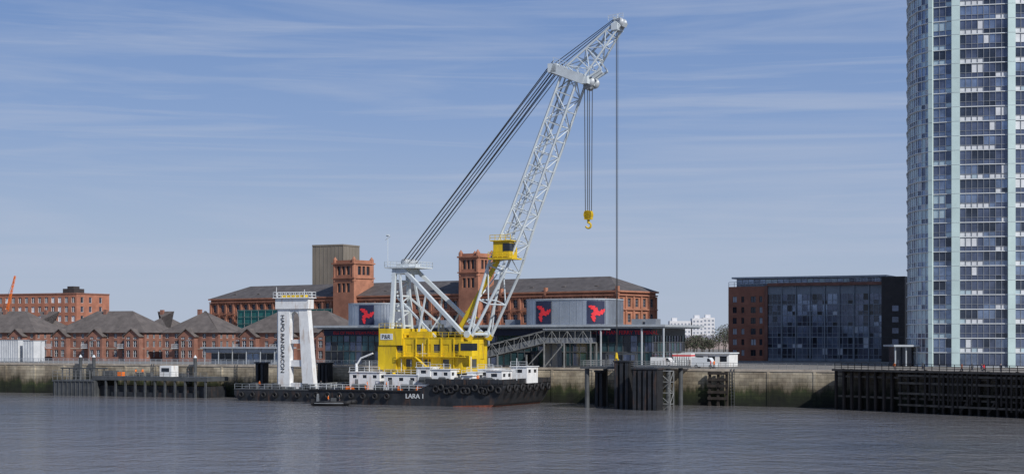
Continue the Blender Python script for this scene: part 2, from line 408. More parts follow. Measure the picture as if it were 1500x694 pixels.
dk(630,660,-23.2,-19,2.9,541); dk(684,700,-22,-19,4.2,545); dk(700,722,-20,-12,4.2,541)
dk(712,735,-22.5,-18,4.3,543); dk(748,772,-15,-10,4.3,537); dk(676,692,-23.6,-22,4.3,550,False)
for p,bq in ((520,-22),(570,-23.4),(600,-23.4),(636,-23.2),(655,-23.2)):
    a=Q.at(p,bq); m.box('doors',a,a+.75,bq-.04,bq-.01,3.0,4.9)
for i in range(34):
    a=random.uniform(A0+2,A1-2); bb=random.uniform(BN+.8,BN+1.6); zd=2.9 if a<AM-3 else 4.4
    k=random.random()
    if k<.4: m.tube('deck_fittings',(a,bb,zd),(a,bb,zd+.9),.22,8); m.tube('deck_fittings',(a+.8,bb,zd),(a+.8,bb,zd+.9),.22,8)
    elif k<.75: m.tube('winch_drums',(a,bb,zd+.6),(a+1.2,bb,zd+.6),.55,12); m.box('deck_fittings',a-.2,a+1.4,bb-.4,bb+.4,zd,zd+.3)
    else: m.box('cargo_boxes',a,a+1.1,bb-.3,bb+.8,zd,zd+random.uniform(.5,1.1))
for p in (524,541,588,602,650,690,757):
    a=Q.at(p,-20); m.tube('masts',(a,-20,5),(a,-20,random.uniform(8,9.5)),.07,5)
a=Q.at(619,-20); m.tube('masts',(a,-20,7),(a,-20,12),.06,5); m.beam('masts',(a-1,-20,10),(a+1,-20,10),.08)
a=Q.at(522,-21); m.tube('davit',(a,-21,2.9),(a,-21,8),.25,8); m.path('davit',[(a,-21,7.6),(a+1,-21,9.0),(a+3.8,-21,10)],.17,6)
m.box('coaming',A0+3,Q.at(508,-18),-19,-8,2.9,4.1)
m.finish('crane_barge',Q,{'hull':'hull','boot_topping':'rust','bulwark':'hull','rubbing_strake':'black','tyres':'black','tyre_chains':'rope','name_letters':'wframe','railings':'wframe','deckhouses':'white','windows':'glassd','deckhouse_roofs':'white','doors':'mgrey','deck_fittings':'dgrey','winch_drums':'dgrey','cargo_boxes':'orange','masts':'wframe','davit':'white','coaming':'dgrey'},('tyres',))

# ------------------------------------------------------------ floating crane (house, gantry, boom)
m=M(); BC=-14.0; HC=Q.at(640,BC)
H0,H1=HC-9.2,HC+8.4; hb0,hb1=BC-5.6,BC+5.6
m.tube('slew_ring',(HC,BC,2.9),(HC,BC,5.6),5.2,28); m.tube('slew_ring',(HC,BC,5.6),(HC,BC,6.4),6.2,28)
L=H1-H0
cols=[(1.2+i*2.05,2.6+i*2.05) for i in range(8)]
m.facade((H0,hb0),(1,0),L,6.5,13.0,cols,[(7.1,8.9),(10.2,11.8)],.12,'machinery_house',lambda i,j: 'house_panels' if (i*3+j)%4 else 'house_openings')
m.facade((H1,hb0),(0,1),hb1-hb0,6.5,13.0,[(1,3.2),(4.5,6.7),(8,10)],[(7.1,8.9),(10,11.8)],.12,'machinery_house',lambda i,j:'house_openings' if i==3 else 'house_panels')
m.face('machinery_house',[(H0,hb0,6.5),(H0,hb1,6.5),(H0,hb1,13),(H0,hb0,13)]); m.face('machinery_house',[(H0,hb1,6.5),(H1,hb1,6.5),(H1,hb1,13),(H0,hb1,13)])
m.box('machinery_house',H0-.1,H1+.1,hb0-.1,hb1+.1,13.0,13.15); m.box('machinery_house',H0,H1,hb0+.05,hb1-.05,6.2,6.5)
m.box('machinery_house',H0-.6,H0+4.6,hb0-.5,hb1+.3,11.6,14.9)
m.box('house_panels',H0+5.4,H0+10.5,hb0+1,hb1-1,13.15,14.3)
m.box('machinery_house',H0-.9,H0+3.2,hb0-.3,hb1,6.8,11.5)
m.box('sign_board',H0-.2,H0+2.6,hb0-.56,hb0-.51,12.7,13.9); m.text('sign_letters','P&R',(H0+.1,hb0-.58,12.9),1.15)
m.box('walkway',H0+4,H1+1.2,hb0-1.1,hb0-.02,9.3,9.42); m.rail('handrails',[(H0+4,hb0-1.05,9.4),(H1+1.2,hb0-1.05,9.4)],1.0,1.3,.035)
m.rail('handrails',[(H0+5,hb0,13.15),(H1,hb0,13.15),(H1,hb1,13.15)],1.0,1.3,.035)
m.rail('handrails',[(H0-.6,hb0-.4,14.9),(H0+4.6,hb0-.4,14.9)],1.0,1.3,.035)
m.box('walkway',HC-5,H1+.6,hb0-1.0,hb0-.02,6.2,6.3); m.rail('handrails',[(HC-5,hb0-.95,6.3),(H1+.6,hb0-.95,6.3)],1.0,1.3,.035)
m.beam('stair',(HC-1,hb0-1.3,9.3),(HC+3,hb0-1.3,6.2),.9,.12); m.beam('stair',(HC-6,hb0-1.3,6.2),(HC-3,hb0-1.3,2.9),.9,.12)
for i in range(6): a=H0+2+i*2.8; m.beam('machinery_house',(a,hb0-.12,6.5),(a,hb0-.12,13),.22)
m.box('operator_cab',H1-.2,H1+2.6,hb0-.6,hb0+2,9.6,12.4); m.box('cab_windows',H1+.2,H1+2.65,hb0-.66,hb0+1.6,10.6,12.0)
for p in (6.5,9.5,12.5): m.tube('exhausts',(H0+p,BC+2,13.1),(H0+p,BC+2,15.8),.22,8)
m.tube('winch',(H0+12.5,BC-3.5,14.1),(H0+12.5,BC+3.5,14.1),.95,16)
TA=Q.at(598,BC); TZ=Q.z(392,TA,BC)
for s_ in (-1,1):
    bb=BC+s_*4.2; bt=BC+s_*2.6
    m.beam('gantry',(TA-1.6,bb,13),(TA-1.6,bt,TZ),.75); m.beam('gantry',(TA+1.6,bb,13),(TA-.6,bt,TZ),.4)
    m.beam('gantry',(TA,bt,TZ),(H1-.5,bb,14),.7); m.beam('gantry',(TA-1,bt,TZ-6),(HC+2,bb,13.2),.35)
    m.beam('gantry',(TA+6,(bt+bb)/2,TZ-5.2),(TA+4.5,bb,13.2),.3)
    m.beam('gantry',(TA+10,(bt+bb)/2,TZ-8.7),(TA+6.5,bb,13.2),.25)
for z in (15.5,18.5,21.5,24.5):
    w=4.2-1.6*(z-13)/(TZ-13); m.beam('gantry',(TA-1.6,BC-w,z),(TA-1.6,BC+w,z),.35)
for z in (15.5,18.5,21.5):
    w=4.2-1.6*(z-13)/(TZ-13); m.beam('gantry',(TA-1.6,BC-w,z),(TA-1.6,BC+w*.92,z+3),.22)
m.box('gantry_platform',TA-3.4,TA+3.6,BC-3.6,BC+3.6,TZ-.2,TZ+.1); m.rail('gantry_rails',[(TA-3.4,BC-3.6,TZ),(TA+3.6,BC-3.6,TZ),(TA+3.6,BC+3.6,TZ),(TA-3.4,BC+3.6,TZ),(TA-3.4,BC-3.6,TZ)],1.1,1.2,.045)
m.box('gantry',TA-2,TA+1,BC-3,BC+3,TZ-1.3,TZ-.25)
m.box('gantry_platform',TA-1.4,TA+1.4,BC-2.4,BC+2.4,TZ+.1,TZ+.7)
for i in range(6): m.tube('sheaves',(TA+.3,BC-2.2+i*.85,TZ+1),(TA+.3,BC-2.0+i*.85,TZ+1),.75,14)
m.tube('anemometer_mast',(TA-3,BC-3,TZ),(TA-3,BC-3,TZ+6.5),.07,5); m.beam('anemometer_mast',(TA-3.6,BC-3,TZ+5.5),(TA-2.4,BC-3,TZ+6.2),.1); m.tube('anemometer_mast',(TA-3.3,BC-3,TZ+6.4),(TA-2.7,BC-3,TZ+6.4),.22,6)
for i in range(20): m.beam('gantry',(TA-2.2,BC-3.9+.04*i,13+i*.7),(TA-2.2,BC-3.4+.04*i,13+i*.7),.07)
# boom
fa=Q.at(703,BC); fz=13.6; ta=Q.at(842,BC); tz=Q.z(112,ta,BC)
D=Vector((ta-fa,0,tz-fz)); BL=D.length; D.normalize(); P=Vector((D.z,0,-D.x)); Y=Vector((0,1,0)); foot=Vector((fa,BC,fz))
def stn(c,w,d,P=P): return [c-Y*w/2-P*d/2,c+Y*w/2-P*d/2,c+Y*w/2+P*d/2,c-Y*w/2+P*d/2]
ts=[(0,8.6,.9),(.13,7.6,2.4),(.26,6.6,3.9)]
st=[stn(foot+D*BL*t,w,d) for t,w,d in ts]
for A,B_ in zip(st,st[1:]):
    for i in range(4): m.tube('boom',A[i],B_[i],.3,8)
    for i in (0,2): m.tube('boom',B_[i],B_[(i+1)%4],.16,6)
    m.tube('boom',A[3],B_[0],.15,6); m.tube('boom',A[2],B_[1],.15,6); m.tube('boom',B_[3],B_[0],.15,6); m.tube('boom',B_[2],B_[1],.15,6)
m.tube('boom',st[0][0],st[0][1],.3,8); m.tube('boom',st[1][0],st[2][1],.13,6)
n=13; ups=[]
for i in range(n+1):
    t=.26+(.985-.26)*i/n; ups.append(stn(foot+D*BL*t,6.6-2.3*min(1,i/4),3.9-.4*i/n))
m.lattice('boom',ups,.26,.11)
for i in range(n):
    c0=(ups[i][0]+ups[i][1])/2; c1=(ups[i+1][0]+ups[i+1][1])/2; m.beam('boom_catwalk',c0,c1,.55,.06)
for A in (st[0][0],st[0][1]): m.tube('boom_hinge',A-Y*.6,A+Y*.6,.7,10)
for s_ in (-1,1): m.beam('machinery_house',(fa-.5,BC+s_*4.3,12.8),(fa,BC+s_*4.3,fz+.2),1.1,1.4)
top=foot+D*BL
pL=top-P*3.9; pR=top+P*3.2
for s_ in (-1,1): m.beam('boom_head',pL+Y*s_*2.2,pR+Y*s_*2.2,1.2,1.7)
m.beam('boom_head',pL-Y*2.8,pL+Y*2.8,1.7,1.7); m.beam('boom_head',pR-Y*2.6,pR+Y*2.6,1.4,1.4)
m.beam('boom_head',top-Y*2.4,top+Y*2.4,3.0,.9)
r0=[v+D*1.0 for v in (pL-Y*2.9,pR-Y*2.9)]; m.rail('boom_rails',r0,1.0,1.2,.04)
m.beam('boom_head',pR,pR+D*2.6+P*1.8,.5); 
for s_ in (-1,1):
    m.beam('boom_head',pR+Y*s_*1.6+D*.4,pR+P*2.2+D*3.0+Y*s_*1.6,.35); m.tube('sheaves',pR+P*.7+Y*(s_*1.2-.15),pR+P*.7+Y*(s_*1.2+.15),1.0,16)
    m.beam('boom_head',pR+P*2.2+D*3.0+Y*s_*1.6,top+P*1.3+D*5.5+Y*s_*1.4,.25)
ja=Q.at(908,BC); jz=Q.z(36,ja,BC); tip=Vector((ja,BC,jz)); js=top+D*.6+P*.6
E=(tip-js); JL=E.length; E.normalize(); PJ=Vector((E.z,0,-E.x))
jst=[stn(js+E*JL*t,4.2-2.2*t,4.2-3.0*t,PJ) for t in (0,.2,.4,.6,.8,1)]
m.lattice('jib',jst,.2,.1)
m.beam('jib_head',tip-E*.8-Y*1.5,tip-E*.8+Y*1.5,1.3,1.3); m.beam('jib_head',tip-PJ*1.4,tip+PJ*1.0+E*.6,1.6,.8)
for s_ in (-.8,.8): m.tube('sheaves',tip+E*.4+Y*(s_-.12),tip+E*.4+Y*(s_+.12),.85,16)
m.rail('boom_rails',[tip-Y*1.4+Vector((-1.8,0,.6)),tip-Y*1.4+Vector((1.2,0,.9))],.9,1,.04)
m.tube('boom_rails',tip+Vector((-.5,0,0)),tip+Vector((-.5,0,2.0)),.06,5)
ca=Q.at(744,BC-2); cz=Q.z(364,ca,BC-2)
m.box('latch_cab',ca-1.9,ca+1.6,BC-4.6,BC-1.2,cz-1.9,cz+1.3); m.box('cab_windows',ca+.2,ca+1.66,BC-4.66,BC-2,cz-.6,cz+.9)
m.box('latch_cab',ca-2.7,ca+2.4,BC-5.2,BC-.8,cz-2.2,cz-1.92); m.box('latch_cab',ca-2.4,ca+2,BC-5,BC-1,cz+1.32,cz+1.5)
m.rail('latch_cab_rails',[(ca-2.7,BC-5.2,cz-1.9),(ca+2.4,BC-5.2,cz-1.9)],1.1,1,.05); m.rail('latch_cab_rails',[(ca-2.4,BC-5,cz+1.5),(ca+2,BC-5,cz+1.5)],1,1,.05)
e=Vector((Q.at(673,BC-3),BC-3,Q.z(482,Q.at(673,BC-3),BC-3)))
m.beam('yellow_strut',Vector((ca-1.4,BC-3,cz-2.0)),e,.6,.75)
m.beam('yellow_strut',Vector((ca-2.3,BC-3,cz+1)),Vector((ca-2.6,BC-3,cz-3.5)),.35)
m.beam('yellow_strut',e,e+Vector((1.5,0,-1.5)),1.0,1.2)
m.beam('yellow_strut',e+Vector((1.4,0,3.5)),e+Vector((4.2,0,2.0)),.3)
gt=Vector((TA+.4,BC,TZ+1.4))
for k,bb in enumerate((-2.4,-2.0,-1.0,1.0,2.0,2.4)):
    m.tube('luffing_ropes',gt+Y*bb+Vector((0,0,.35*(k%2))),pL+Y*bb*.95+Vector((0,0,.8+.7*(k%2))),.1,5)
for bb in (-1.5,1.5):
    m.tube('luffing_ropes',gt+Y*bb+Vector((0,0,-1.2)),pL+Y*bb-D*.8,.08,5)
for bb in (-2.2,-.8,.8,2.2):
    m.tube('luffing_ropes',pL+Y*bb+D*.9,tip-PJ*1.2+Y*bb*.45,.08,5)
ha=Q.at(862,BC); h_top=Q.z(128,ha,BC); h_bot=Q.z(310,ha,BC)
for da,bb in ((-.6,-.5),(-.45,.6),(.45,-.6),(.6,.5)):
    m.tube('hoist_ropes',(ha+da,BC+bb,h_top),(ha+da*.8,BC+bb*.7,h_bot),.075,5)
m.tube('sheaves',(ha,BC-1.2,h_top),(ha,BC+1.2,h_top),.6,14)
m.beam('boom_head',pR,(ha,BC,h_top+.1),.6)
m.prism('hook_block',[(ha-.7,BC-.5),(ha+.7,BC-.5),(ha+.7,BC+.5),(ha-.7,BC+.5)],h_bot-1.5,h_bot+.1)
for bb in (-.4,0,.4): m.tube('hook_block',(ha,BC+bb-.1,h_bot-.6),(ha,BC+bb+.1,h_bot-.6),.85,16)
m.tube('hook_block',(ha,BC,h_bot-1.5),(ha,BC,h_bot-2.2),.28,8)
pts=[Vector((ha+.52*math.sin(t),BC,h_bot-2.65+.5*math.cos(t))) for t in [i*.35 for i in range(0,14)]]
m.path('hook_block',pts,.2,6)
wa=Q.at(903,BC); wt=tip.z-.8; wb=9.2
m.tube('hoist_ropes',(wa,BC,wt),(wa,BC,wb+.9),.075,5); m.tube('hoist_ropes',(wa+.3,BC,wt),(wa+.2,BC,wb+.9),.05,5)
m.tube('aux_hook',(wa,BC,wb),(wa,BC,wb+1.1),.35,8,.2); m.torus('aux_hook',(wa,BC,wb-.3),(0,1,0),.32,.12)
m.finish('floating_crane',Q,{'slew_ring':'dgrey','machinery_house':'yellow','house_panels':'yellow','house_openings':'dgrey','sign_board':'wframe','sign_letters':'black','walkway':'yellow','handrails':'yellow','stair':'yellow','operator_cab':'yellow','cab_windows':'glassd','exhausts':'dgrey','winch':'dgrey','gantry':'lgrey','gantry_platform':'lgrey','gantry_rails':'lgrey','sheaves':'grey','anemometer_mast':'lgrey','boom':'lgrey','boom_catwalk':'grey','boom_hinge':'lgrey','boom_head':'lgrey','boom_rails':'lgrey','jib':'lgrey','jib_head':'lgrey','latch_cab':'yellow','latch_cab_rails':'yellow','yellow_strut':'yellow','luffing_ropes':'rope','hoist_ropes':'rope','hook_block':'yellow','aux_hook':'yellow'},('sheaves',))

# ------------------------------------------------------------ pontoon with white tower
m=M(); p0=Q.at(343,-18); p1=A0-.6
m.extr_y('hull',[(p0+2.5,-1),(p0,1.2),(p0,2.3),(p1,2.3),(p1,-1)],-18,-6.2)
m.box('deck_edge',p0,p1,-18.1,-6.1,2.3,2.5)
for i in range(8): m.torus('tyres',(p0+2+i*(p1-p0-3)/7,-18.3,1.3),(0,1,0),.45,.2)
m.rail('railings',[(p0,-17.8,2.5),(p1,-17.8,2.5)],1,1.8,.025)
for i in range(14):
    a=random.uniform(p0+1,p1-4); m.box('deck_gear',a,a+random.uniform(.6,1.8),-16.6,-15.3,2.5,2.5+random.uniform(.4,1.3))
m.finish('work_pontoon',Q,{'hull':'hull','deck_edge':'dgrey','tyres':'black','railings':'grey','deck_gear':'dgrey'})
m=M(); tb=-13.0; a0=Q.at(405,tb); a1=Q.at(452,tb); zt=Q.z(437,a0,tb); zb=2.5; w=a1-a0; 
lw=w*.36; lr=w*.30; dp=1.5
m.box('left_leg',a0+.4,a0+.4+lw,tb,tb+dp,zb,zt-2.2)
m.extr_y('right_leg',[(a1-lr+.9,zb),(a1+1.3,zb),(a1-.3,zt-2.2),(a1-lr-.1,zt-2.2)],tb,tb+dp)
m.box('head_box',a0-.1,a1+.1,tb-.3,tb+dp+.3,zt-2.2,zt); m.box('head_box',a0-.5,a1+.5,tb-.7,tb+dp+.7,zt,zt+.18)
xl,xr=a0+.4+lw,a1-lr
m.extr_y('arch',[(xl,zt-2.2),(xl,zt-4.2),(xl+.35,zt-3.2),((xl+xr)/2,zt-2.7),(xr-.3,zt-3.2),(xr+.02,zt-4.2),(xr,zt-2.2)],tb+.1,tb+dp-.1)
for z,h in ((zb,1.2),(zb+4.6,1.3),(zb+9.4,.8)): m.box('cross_beams',xl,xr+.75,tb+.3,tb+dp-.3,z,z+h)
m.rail('railing',[(a0-.4,tb-.6,zt+.18),(a1+.4,tb-.6,zt+.18),(a1+.4,tb+dp+.6,zt+.18),(a0-.4,tb+dp+.6,zt+.18),(a0-.4,tb-.6,zt+.18)],1.1,1,.05)
m.box('yellow_hatch',a0+1,a1-1,tb+.3,tb+dp-.2,zt+.18,zt+.7)
m.tube('light_mast',(a0,tb,zt),(a0,tb,zt+2.4),.06,5); m.tube('light_mast',(a1-1,tb,zt),(a1-1,tb,zt+1.8),.06,5)
m.text('sign_letters','HAPO RANDARCON',(a0+.4+lw*.25,tb-.06,zt-3.4),1.3,Matrix.Rotation(math.pi/2,4,'X')@Matrix.Rotation(-math.pi/2,4,'Z'),.02)
m.tube('left_leg',(a0-.1,tb+.6,zb),(a0-.1,tb+.6,zt-2.2),.12,6)
for i in range(14): m.beam('ladder',(a0-.1,tb+.5,zb+1+i),(a0+.4,tb+.5,zb+1+i),.08)
m.finish('white_pontoon_tower',Q,{'left_leg':'white','right_leg':'white','arch':'white','head_box':'white','cross_beams':'white','ladder':'wframe','railing':'wframe','yellow_hatch':'yellow','light_mast':'wframe','sign_letters':'black'})

# ------------------------------------------------------------ left floating jetty
m=M(); bn,bf=-10,-2.2; a0,a1=Q.at(80,bn),Q.at(300,bn)
am=Q.at(140,bn)
m.box('pontoon_hull',am,a1,bn+1.2,bf,-1,2.4); m.box('pontoon_hull',am+4,a1-3,bn+.4,bf,-1,1.0)
m.box('deck',am-1,a1+.6,bn,bf,3.6,4.5); 
for i in range(12): a=am+i*(a1-am)/11; m.beam('frames',(a,bn+.3,0),(a,bn+.3,3.6),.4)
m.box('end_hull',a0,am,bn-.5,bf,-1,3.2); m.box('deck',a0-.2,am,bn-.7,bf,3.2,3.5)
for i in range(10): a=a0+.5+i*(am-a0-1)/9; m.beam('end_ribs',(a,bn-.6,0),(a,bn-.6,3.2),.18)
m.rail('railings',[(am-1,bn+.1,4.5),(a1+.5,bn+.1,4.5)],1.0,1.6,.03); m.rail('railings',[(a0,bn-.6,3.5),(am-1.2,bn-.6,3.5)],2.2,1.2,.035,(1,.7,.4))
for k in range(7):
    a=a0+1+k*2; m.beam('frames',(a,bn+1.5,3.5),(a,bn+1.5,6.3),.18)
m.beam('frames',(a0+.5,bn+1.5,6.2),(a0+14,bn+1.5,6.2),.3)
c=Q.at(236,bn+3); m.box('white_cabin',c,c+3.2,bn+2.5,bn+5,4.5,6.9); m.box('cabin_window',c+.5,c+2.6,bn+2.45,bn+2.49,5.6,6.4)
c=Q.at(150,bn+3); m.box('deck_gear',c,c+3,bn+3,bn+5,4.5,5.6); c=Q.at(172,bn+3); m.box('orange_gear',c,c+1.3,bn+3,bn+4,4.5,5.4)
for p in (200,214,262): c=Q.at(p,bn+1); m.box('deck_gear',c,c+1.2,bn+1,bn+2,4.5,5.3)
m.finish('floating_jetty',Q,{'pontoon_hull':'hull','deck':'dgrey','frames':'dgrey','end_hull':'dgrey','end_ribs':'dgrey','railings':'mgrey','white_cabin':'white','cabin_window':'glassd','deck_gear':'dgrey','orange_gear':'orange'})
for p in (118,137.5,286):
    m=M(); a=Q.at(p,-1.2); m.tube('pile',(a,-1.2,-3),(a,-1.2,8.6),.4,10); m.tube('pile_cap',(a,-1.2,8.6),(a,-1.2,9.2),.42,10,.05)
    m.finish('mooring_pile',Q,{'pile':'dgrey','pile_cap':'wframe'})

# ------------------------------------------------------------ inflatable boat
m=M(); c=Q.w(Q.at(490,-32),-32,0)
BT=Frame(c.x,c.y,-4)
outl=[(-3.6,-1),(1.8,-1.0),(3.0,-.7),(3.8,0),(3.0,.7),(1.8,1.0),(-3.6,1)]
m.path('tubes',[(x,y,.45+(.3 if x>2.5 else 0)) for x,y in outl],.42,8)
for x,y in outl: m.tube('tubes',(x-.1,y,.45+(.3 if x>2.5 else 0)),(x+.1,y,.45+(.3 if x>2.5 else 0)),.42,8)
m.box('hull_floor',-3.5,2.4,-.8,.8,-.1,.35); m.box('console',-.6,.3,-.4,.4,.35,1.5); m.box('outboard',-4.2,-3.6,-.25,.25,.1,1.3); m.box('seat',-1.9,-1,-.35,.35,.35,.85)
m.box('grab_line',-3.4,1.8,-1.44,-1.41,.5,.56); m.path('a_frame',[(-3,-.9,.8),(-3,-.7,2.2),(-3,.7,2.2),(-3,.9,.8)],.05,5)
for v in m.p.values():
    for q in v[0]: q.x*=1.08
m.finish('inflatable_boat',BT,{'tubes':'black','hull_floor':'dgrey','console':'dgrey','outboard':'black','seat':'dgrey','grab_line':'grey','a_frame':'grey'},('tubes',))

# ------------------------------------------------------------ ferry terminal
m=M(); tb=12.0; t0=Q.at(476,tb); t1=Q.at(955,tb); L=t1-t0
def grid(L,w,g): n=max(1,int(round(L/w))); return [(L*i/n+g/2,L*(i+1)/n-g/2) for i in range(n)]
gl=lambda i,j: random.choice(['glazing','glazing','glazing_dark','glazing_blue'])
m.facade((t0,tb),(1,0),L,GZ,15.0,grid(L,1.6,.14),[(7.3,10.0),(10.25,12.1),(12.2,13.5)],.15,'frames',gl)
m.facade((t1,tb),(0,1),20,GZ,15.0,grid(20,1.6,.14),[(7.3,10.0),(10.25,12.1),(12.2,13.5)],.15,'frames',gl)
m.face('frames',[(t0,tb,GZ),(t0,tb+20,GZ),(t0,tb+20,15),(t0,tb,15)]); m.face('frames',[(t0,tb+20,GZ),(t1,tb+20,GZ),(t1,tb+20,15),(t0,tb+20,15)])
m.box('fascia',t0-.1,t1+.1,tb-.25,tb-.02,13.55,15.0)
m.box('roof',t0-1.5,t1+3.6,tb-2.2,tb+22,15.3,15.75); m.box('roof',t0-1,t1+3,tb-1.6,tb+21,15.02,15.28)
m.box('roof_edge',t0-1.6,t1+3.7,tb-2.3,tb-2.2,15.35,15.8)
for p in (716,800,880,940,972): a=Q.at(p,tb-1.6); m.tube('columns',(a,tb-1.6,GZ),(a,tb-1.6,15.0),.22,8)
m.text('sign_letters','ISLE OF MAN FERRY TERMINAL',(Q.at(862,tb-.3),tb-.3,13.8),1.12)
m.text('sign_letters','ISLE OF MAN STEAM PACKET COMPANY',(Q.at(488,tb-.3),tb-.3,13.85),.95)
def drum(p0,p1,py0,py1,bc,rb,logos):
    # drum extents p0..p1 measured on its outline; rounded (stadium-like) plan
    ac=(Q.at(p0,bc)+Q.at(p1,bc))/2; ra=(Q.at(p1,bc)-Q.at(p0,bc))/2
    zz=Q.z(py0,ac,bc); z0=15.74
    def sp_(t):
        cx=math.copysign(abs(math.cos(t))**.72,math.cos(t)); sy=math.copysign(abs(math.sin(t))**.72,math.sin(t))
        return (ac+ra*cx,bc+rb*sy)
    n=96; pts=[sp_(2*math.pi*i/n) for i in range(n)]
    m.prism('roof_drums',pts,z0,zz); 
    m.prism('roof_edge',[(ac+(x-ac)*1.015,bc+(y-bc)*1.03) for x,y in pts],zz,zz+.25)
    for i in range(0,n,2):   # standing seams
        x,y=pts[i]; m.beam('drum_seams',(x,y,z0),(x,y,zz-.01),.12)
    # arc-length table for the side facing the river
    tab=[]; s_=0; prev_=None
    for i in range(400):
        t=math.pi+math.pi*i/399; x,y=sp_(t)
        if prev_: s_+=math.hypot(x-prev_[0],y-prev_[1])
        prev_=(x,y); v=Q.w(x,y,0); tab.append((s_,x,y,750+F*v.x/v.y))
    for px in logos:
        s0=min(tab,key=lambda r_:abs(r_[3]-px))[0]
        def Pq(u,v,o):
            k=min(range(len(tab)),key=lambda q_:abs(tab[q_][0]-(s0+u))); k0=max(0,k-3);k1=min(len(tab)-1,k+3)
            tx,ty=tab[k1][1]-tab[k0][1],tab[k1][2]-tab[k0][2]; l=math.hypot(tx,ty); nx,ny=ty/l,-tx/l
            return Vector((tab[k][1]+nx*o,tab[k][2]+ny*o,(z0+zz)/2+v))
        hw=1.9;hh=(zz-z0)/2-.25
        for k in range(8):
            ua,ub=-hw+2*hw*k/8,-hw+2*hw*(k+1)/8
            m.mesh('logo_panel',[Pq(ua,-hh,.16),Pq(ub,-hh,.16),Pq(ub,hh,.16),Pq(ua,hh,.16)],[(0,1,2,3)])
        for k in range(3):
            t=math.radians(90+120*k); d=Vector((math.cos(t),math.sin(t))); q=Vector((-d.y,d.x))
            pl=[Vector((0,0)),d*1.0+q*.2,d*1.05+q*1.15,d*1.45+q*1.25]
            for j,(x,y) in enumerate(zip(pl,pl[1:])):
                wd=.46-.07*j; dv=(y-x).normalized(); nv=Vector((-dv.y,dv.x))*wd
                for c_ in range(3):
                    f0,f1=c_/3,(c_+1)/3; A_=x+(y-x)*f0; B2=x+(y-x)*f1; o=.24+.02*j
                    m.mesh('logo',[Pq(*(A_-nv),o),Pq(*(B2-nv),o),Pq(*(B2+nv),o),Pq(*(A_+nv),o)],[(0,1,2,3)])
drum(780,906,440,470,24,8,(796,873))
drum(522,592,446,472,24,7,(537,))
for p in (610,640,740,925,945): a=Q.at(p,26); m.box('roof_plant',a,a+2.4,26,29,15.75,17.1)
m.finish('ferry_terminal',Q,{'frames':'dgrey','glazing':'glassg','glazing_dark':'glassd','glazing_blue':'glassm','fascia':'navy','roof':'grey','roof_edge':'grey','columns':'grey','sign_letters':'red','roof_drums':'drum','drum_seams':'drum','logo_panel':'navy','logo':'red','roof_plant':'clad'})
# passenger gangway
m=M(); g0=Q.at(713,5); g1=Q.at(800,5); g2=Q.at(868,5)
def box4(a,z,h=2.5): return [(a,4,z),(a,7,z),(a,7,z+h),(a,4,z+h)]
n=8; m.lattice('truss',[box4(g0+(g1-g0)*i/n,8.9+(12.0-8.9)*i/n) for i in range(n+1)],.1,.06)
n=6; m.lattice('truss',[box4(g1+(g2-g1)*i/n,12.0) for i in range(n+1)],.1,.06)
m.mesh('cladding',[(g0,4.3,9.0),(g1,4.3,12.1),(g1,4.3,13.3),(g0,4.3,10.2),(g0,6.7,9.0),(g1,6.7,12.1),(g1,6.7,13.3),(g0,6.7,10.2)],[(0,1,2,3),(4,5,6,7),(3,2,6,7),(0,1,5,4)])
m.mesh('gangway_glazing',[(g0,4.28,10.25),(g1,4.28,13.35),(g1,4.28,14.3),(g0,4.28,11.2)],[(0,1,2,3)])
m.box('cladding',g1,g2,4.3,6.7,12.1,13.1); m.box('gangway_glazing',g1,g2,4.35,6.6,13.12,14.4); m.box('gangway_roof',g1-.2,g2+3,3.8,7.2,14.7,14.9)
for a in (g0+3,g1-4,g1,g1+4.5,g2): 
    for bb in (4,7): m.beam('legs',(a,bb,GZ),(a,bb,12 if a>=g1 else 9.6),.26)
m.beam('legs',(g1,4,GZ),(g1+4.5,4,12),.2); m.beam('legs',(g1-4,4,GZ),(g1,4,11),.2)
a=g1-1.5; m.box('lift_tower',a,a+3,7.3,9.6,GZ,14.6)
m.finish('passenger_gangway',Q,{'truss':'mgrey','cladding':'clad','gangway_glazing':'glassd','gangway_roof':'grey','legs':'mgrey','lift_tower':'clad'})

m=M(); a0,a1=Q.at(966,30),Q.at(1068,30)
m.facade((a0,30),(1,0),a1-a0,GZ,9.7,grid(a1-a0,2.6,1.0),[(8.0,9.2)],.1,'walls',lambda i,j:random.choice(['windows','doors','windows']))
m.box('roof',a0-.3,a1+.3,29.6,36,9.7,9.95); m.box('walls',a0,a1,34,35.9,GZ,9.69)
m.facade((a1,30),(0,1),4,GZ,9.7,[],[],.1); m.facade((a0,34),(0,-1),4,GZ,9.7,[],[],.1)
m.finish('white_site_cabin',Q,{'walls':'white','roof':'wframe','windows':'glassd','doors':'blue'})
m=M(); a0,a1=Q.at(985,24),Q.at(1012,24); m.box('body',a0,a1,24,26.5,GZ+.2,GZ+2.8); m.box('red_band',a0-.02,a1+.02,23.97,26.53,GZ+2.2,GZ+2.5)
for i in range(8): a=a0+.3+i*(a1-a0-.6)/7; m.beam('corrugation',(a,23.94,GZ+.3),(a,23.94,GZ+2.15),.1)
m.box('skids',a0+.2,a1-.2,24.2,26.3,GZ,GZ+.2)
m.finish('shipping_container',Q,{'body':'white','red_band':'red','corrugation':'wframe','skids':'dgrey'})

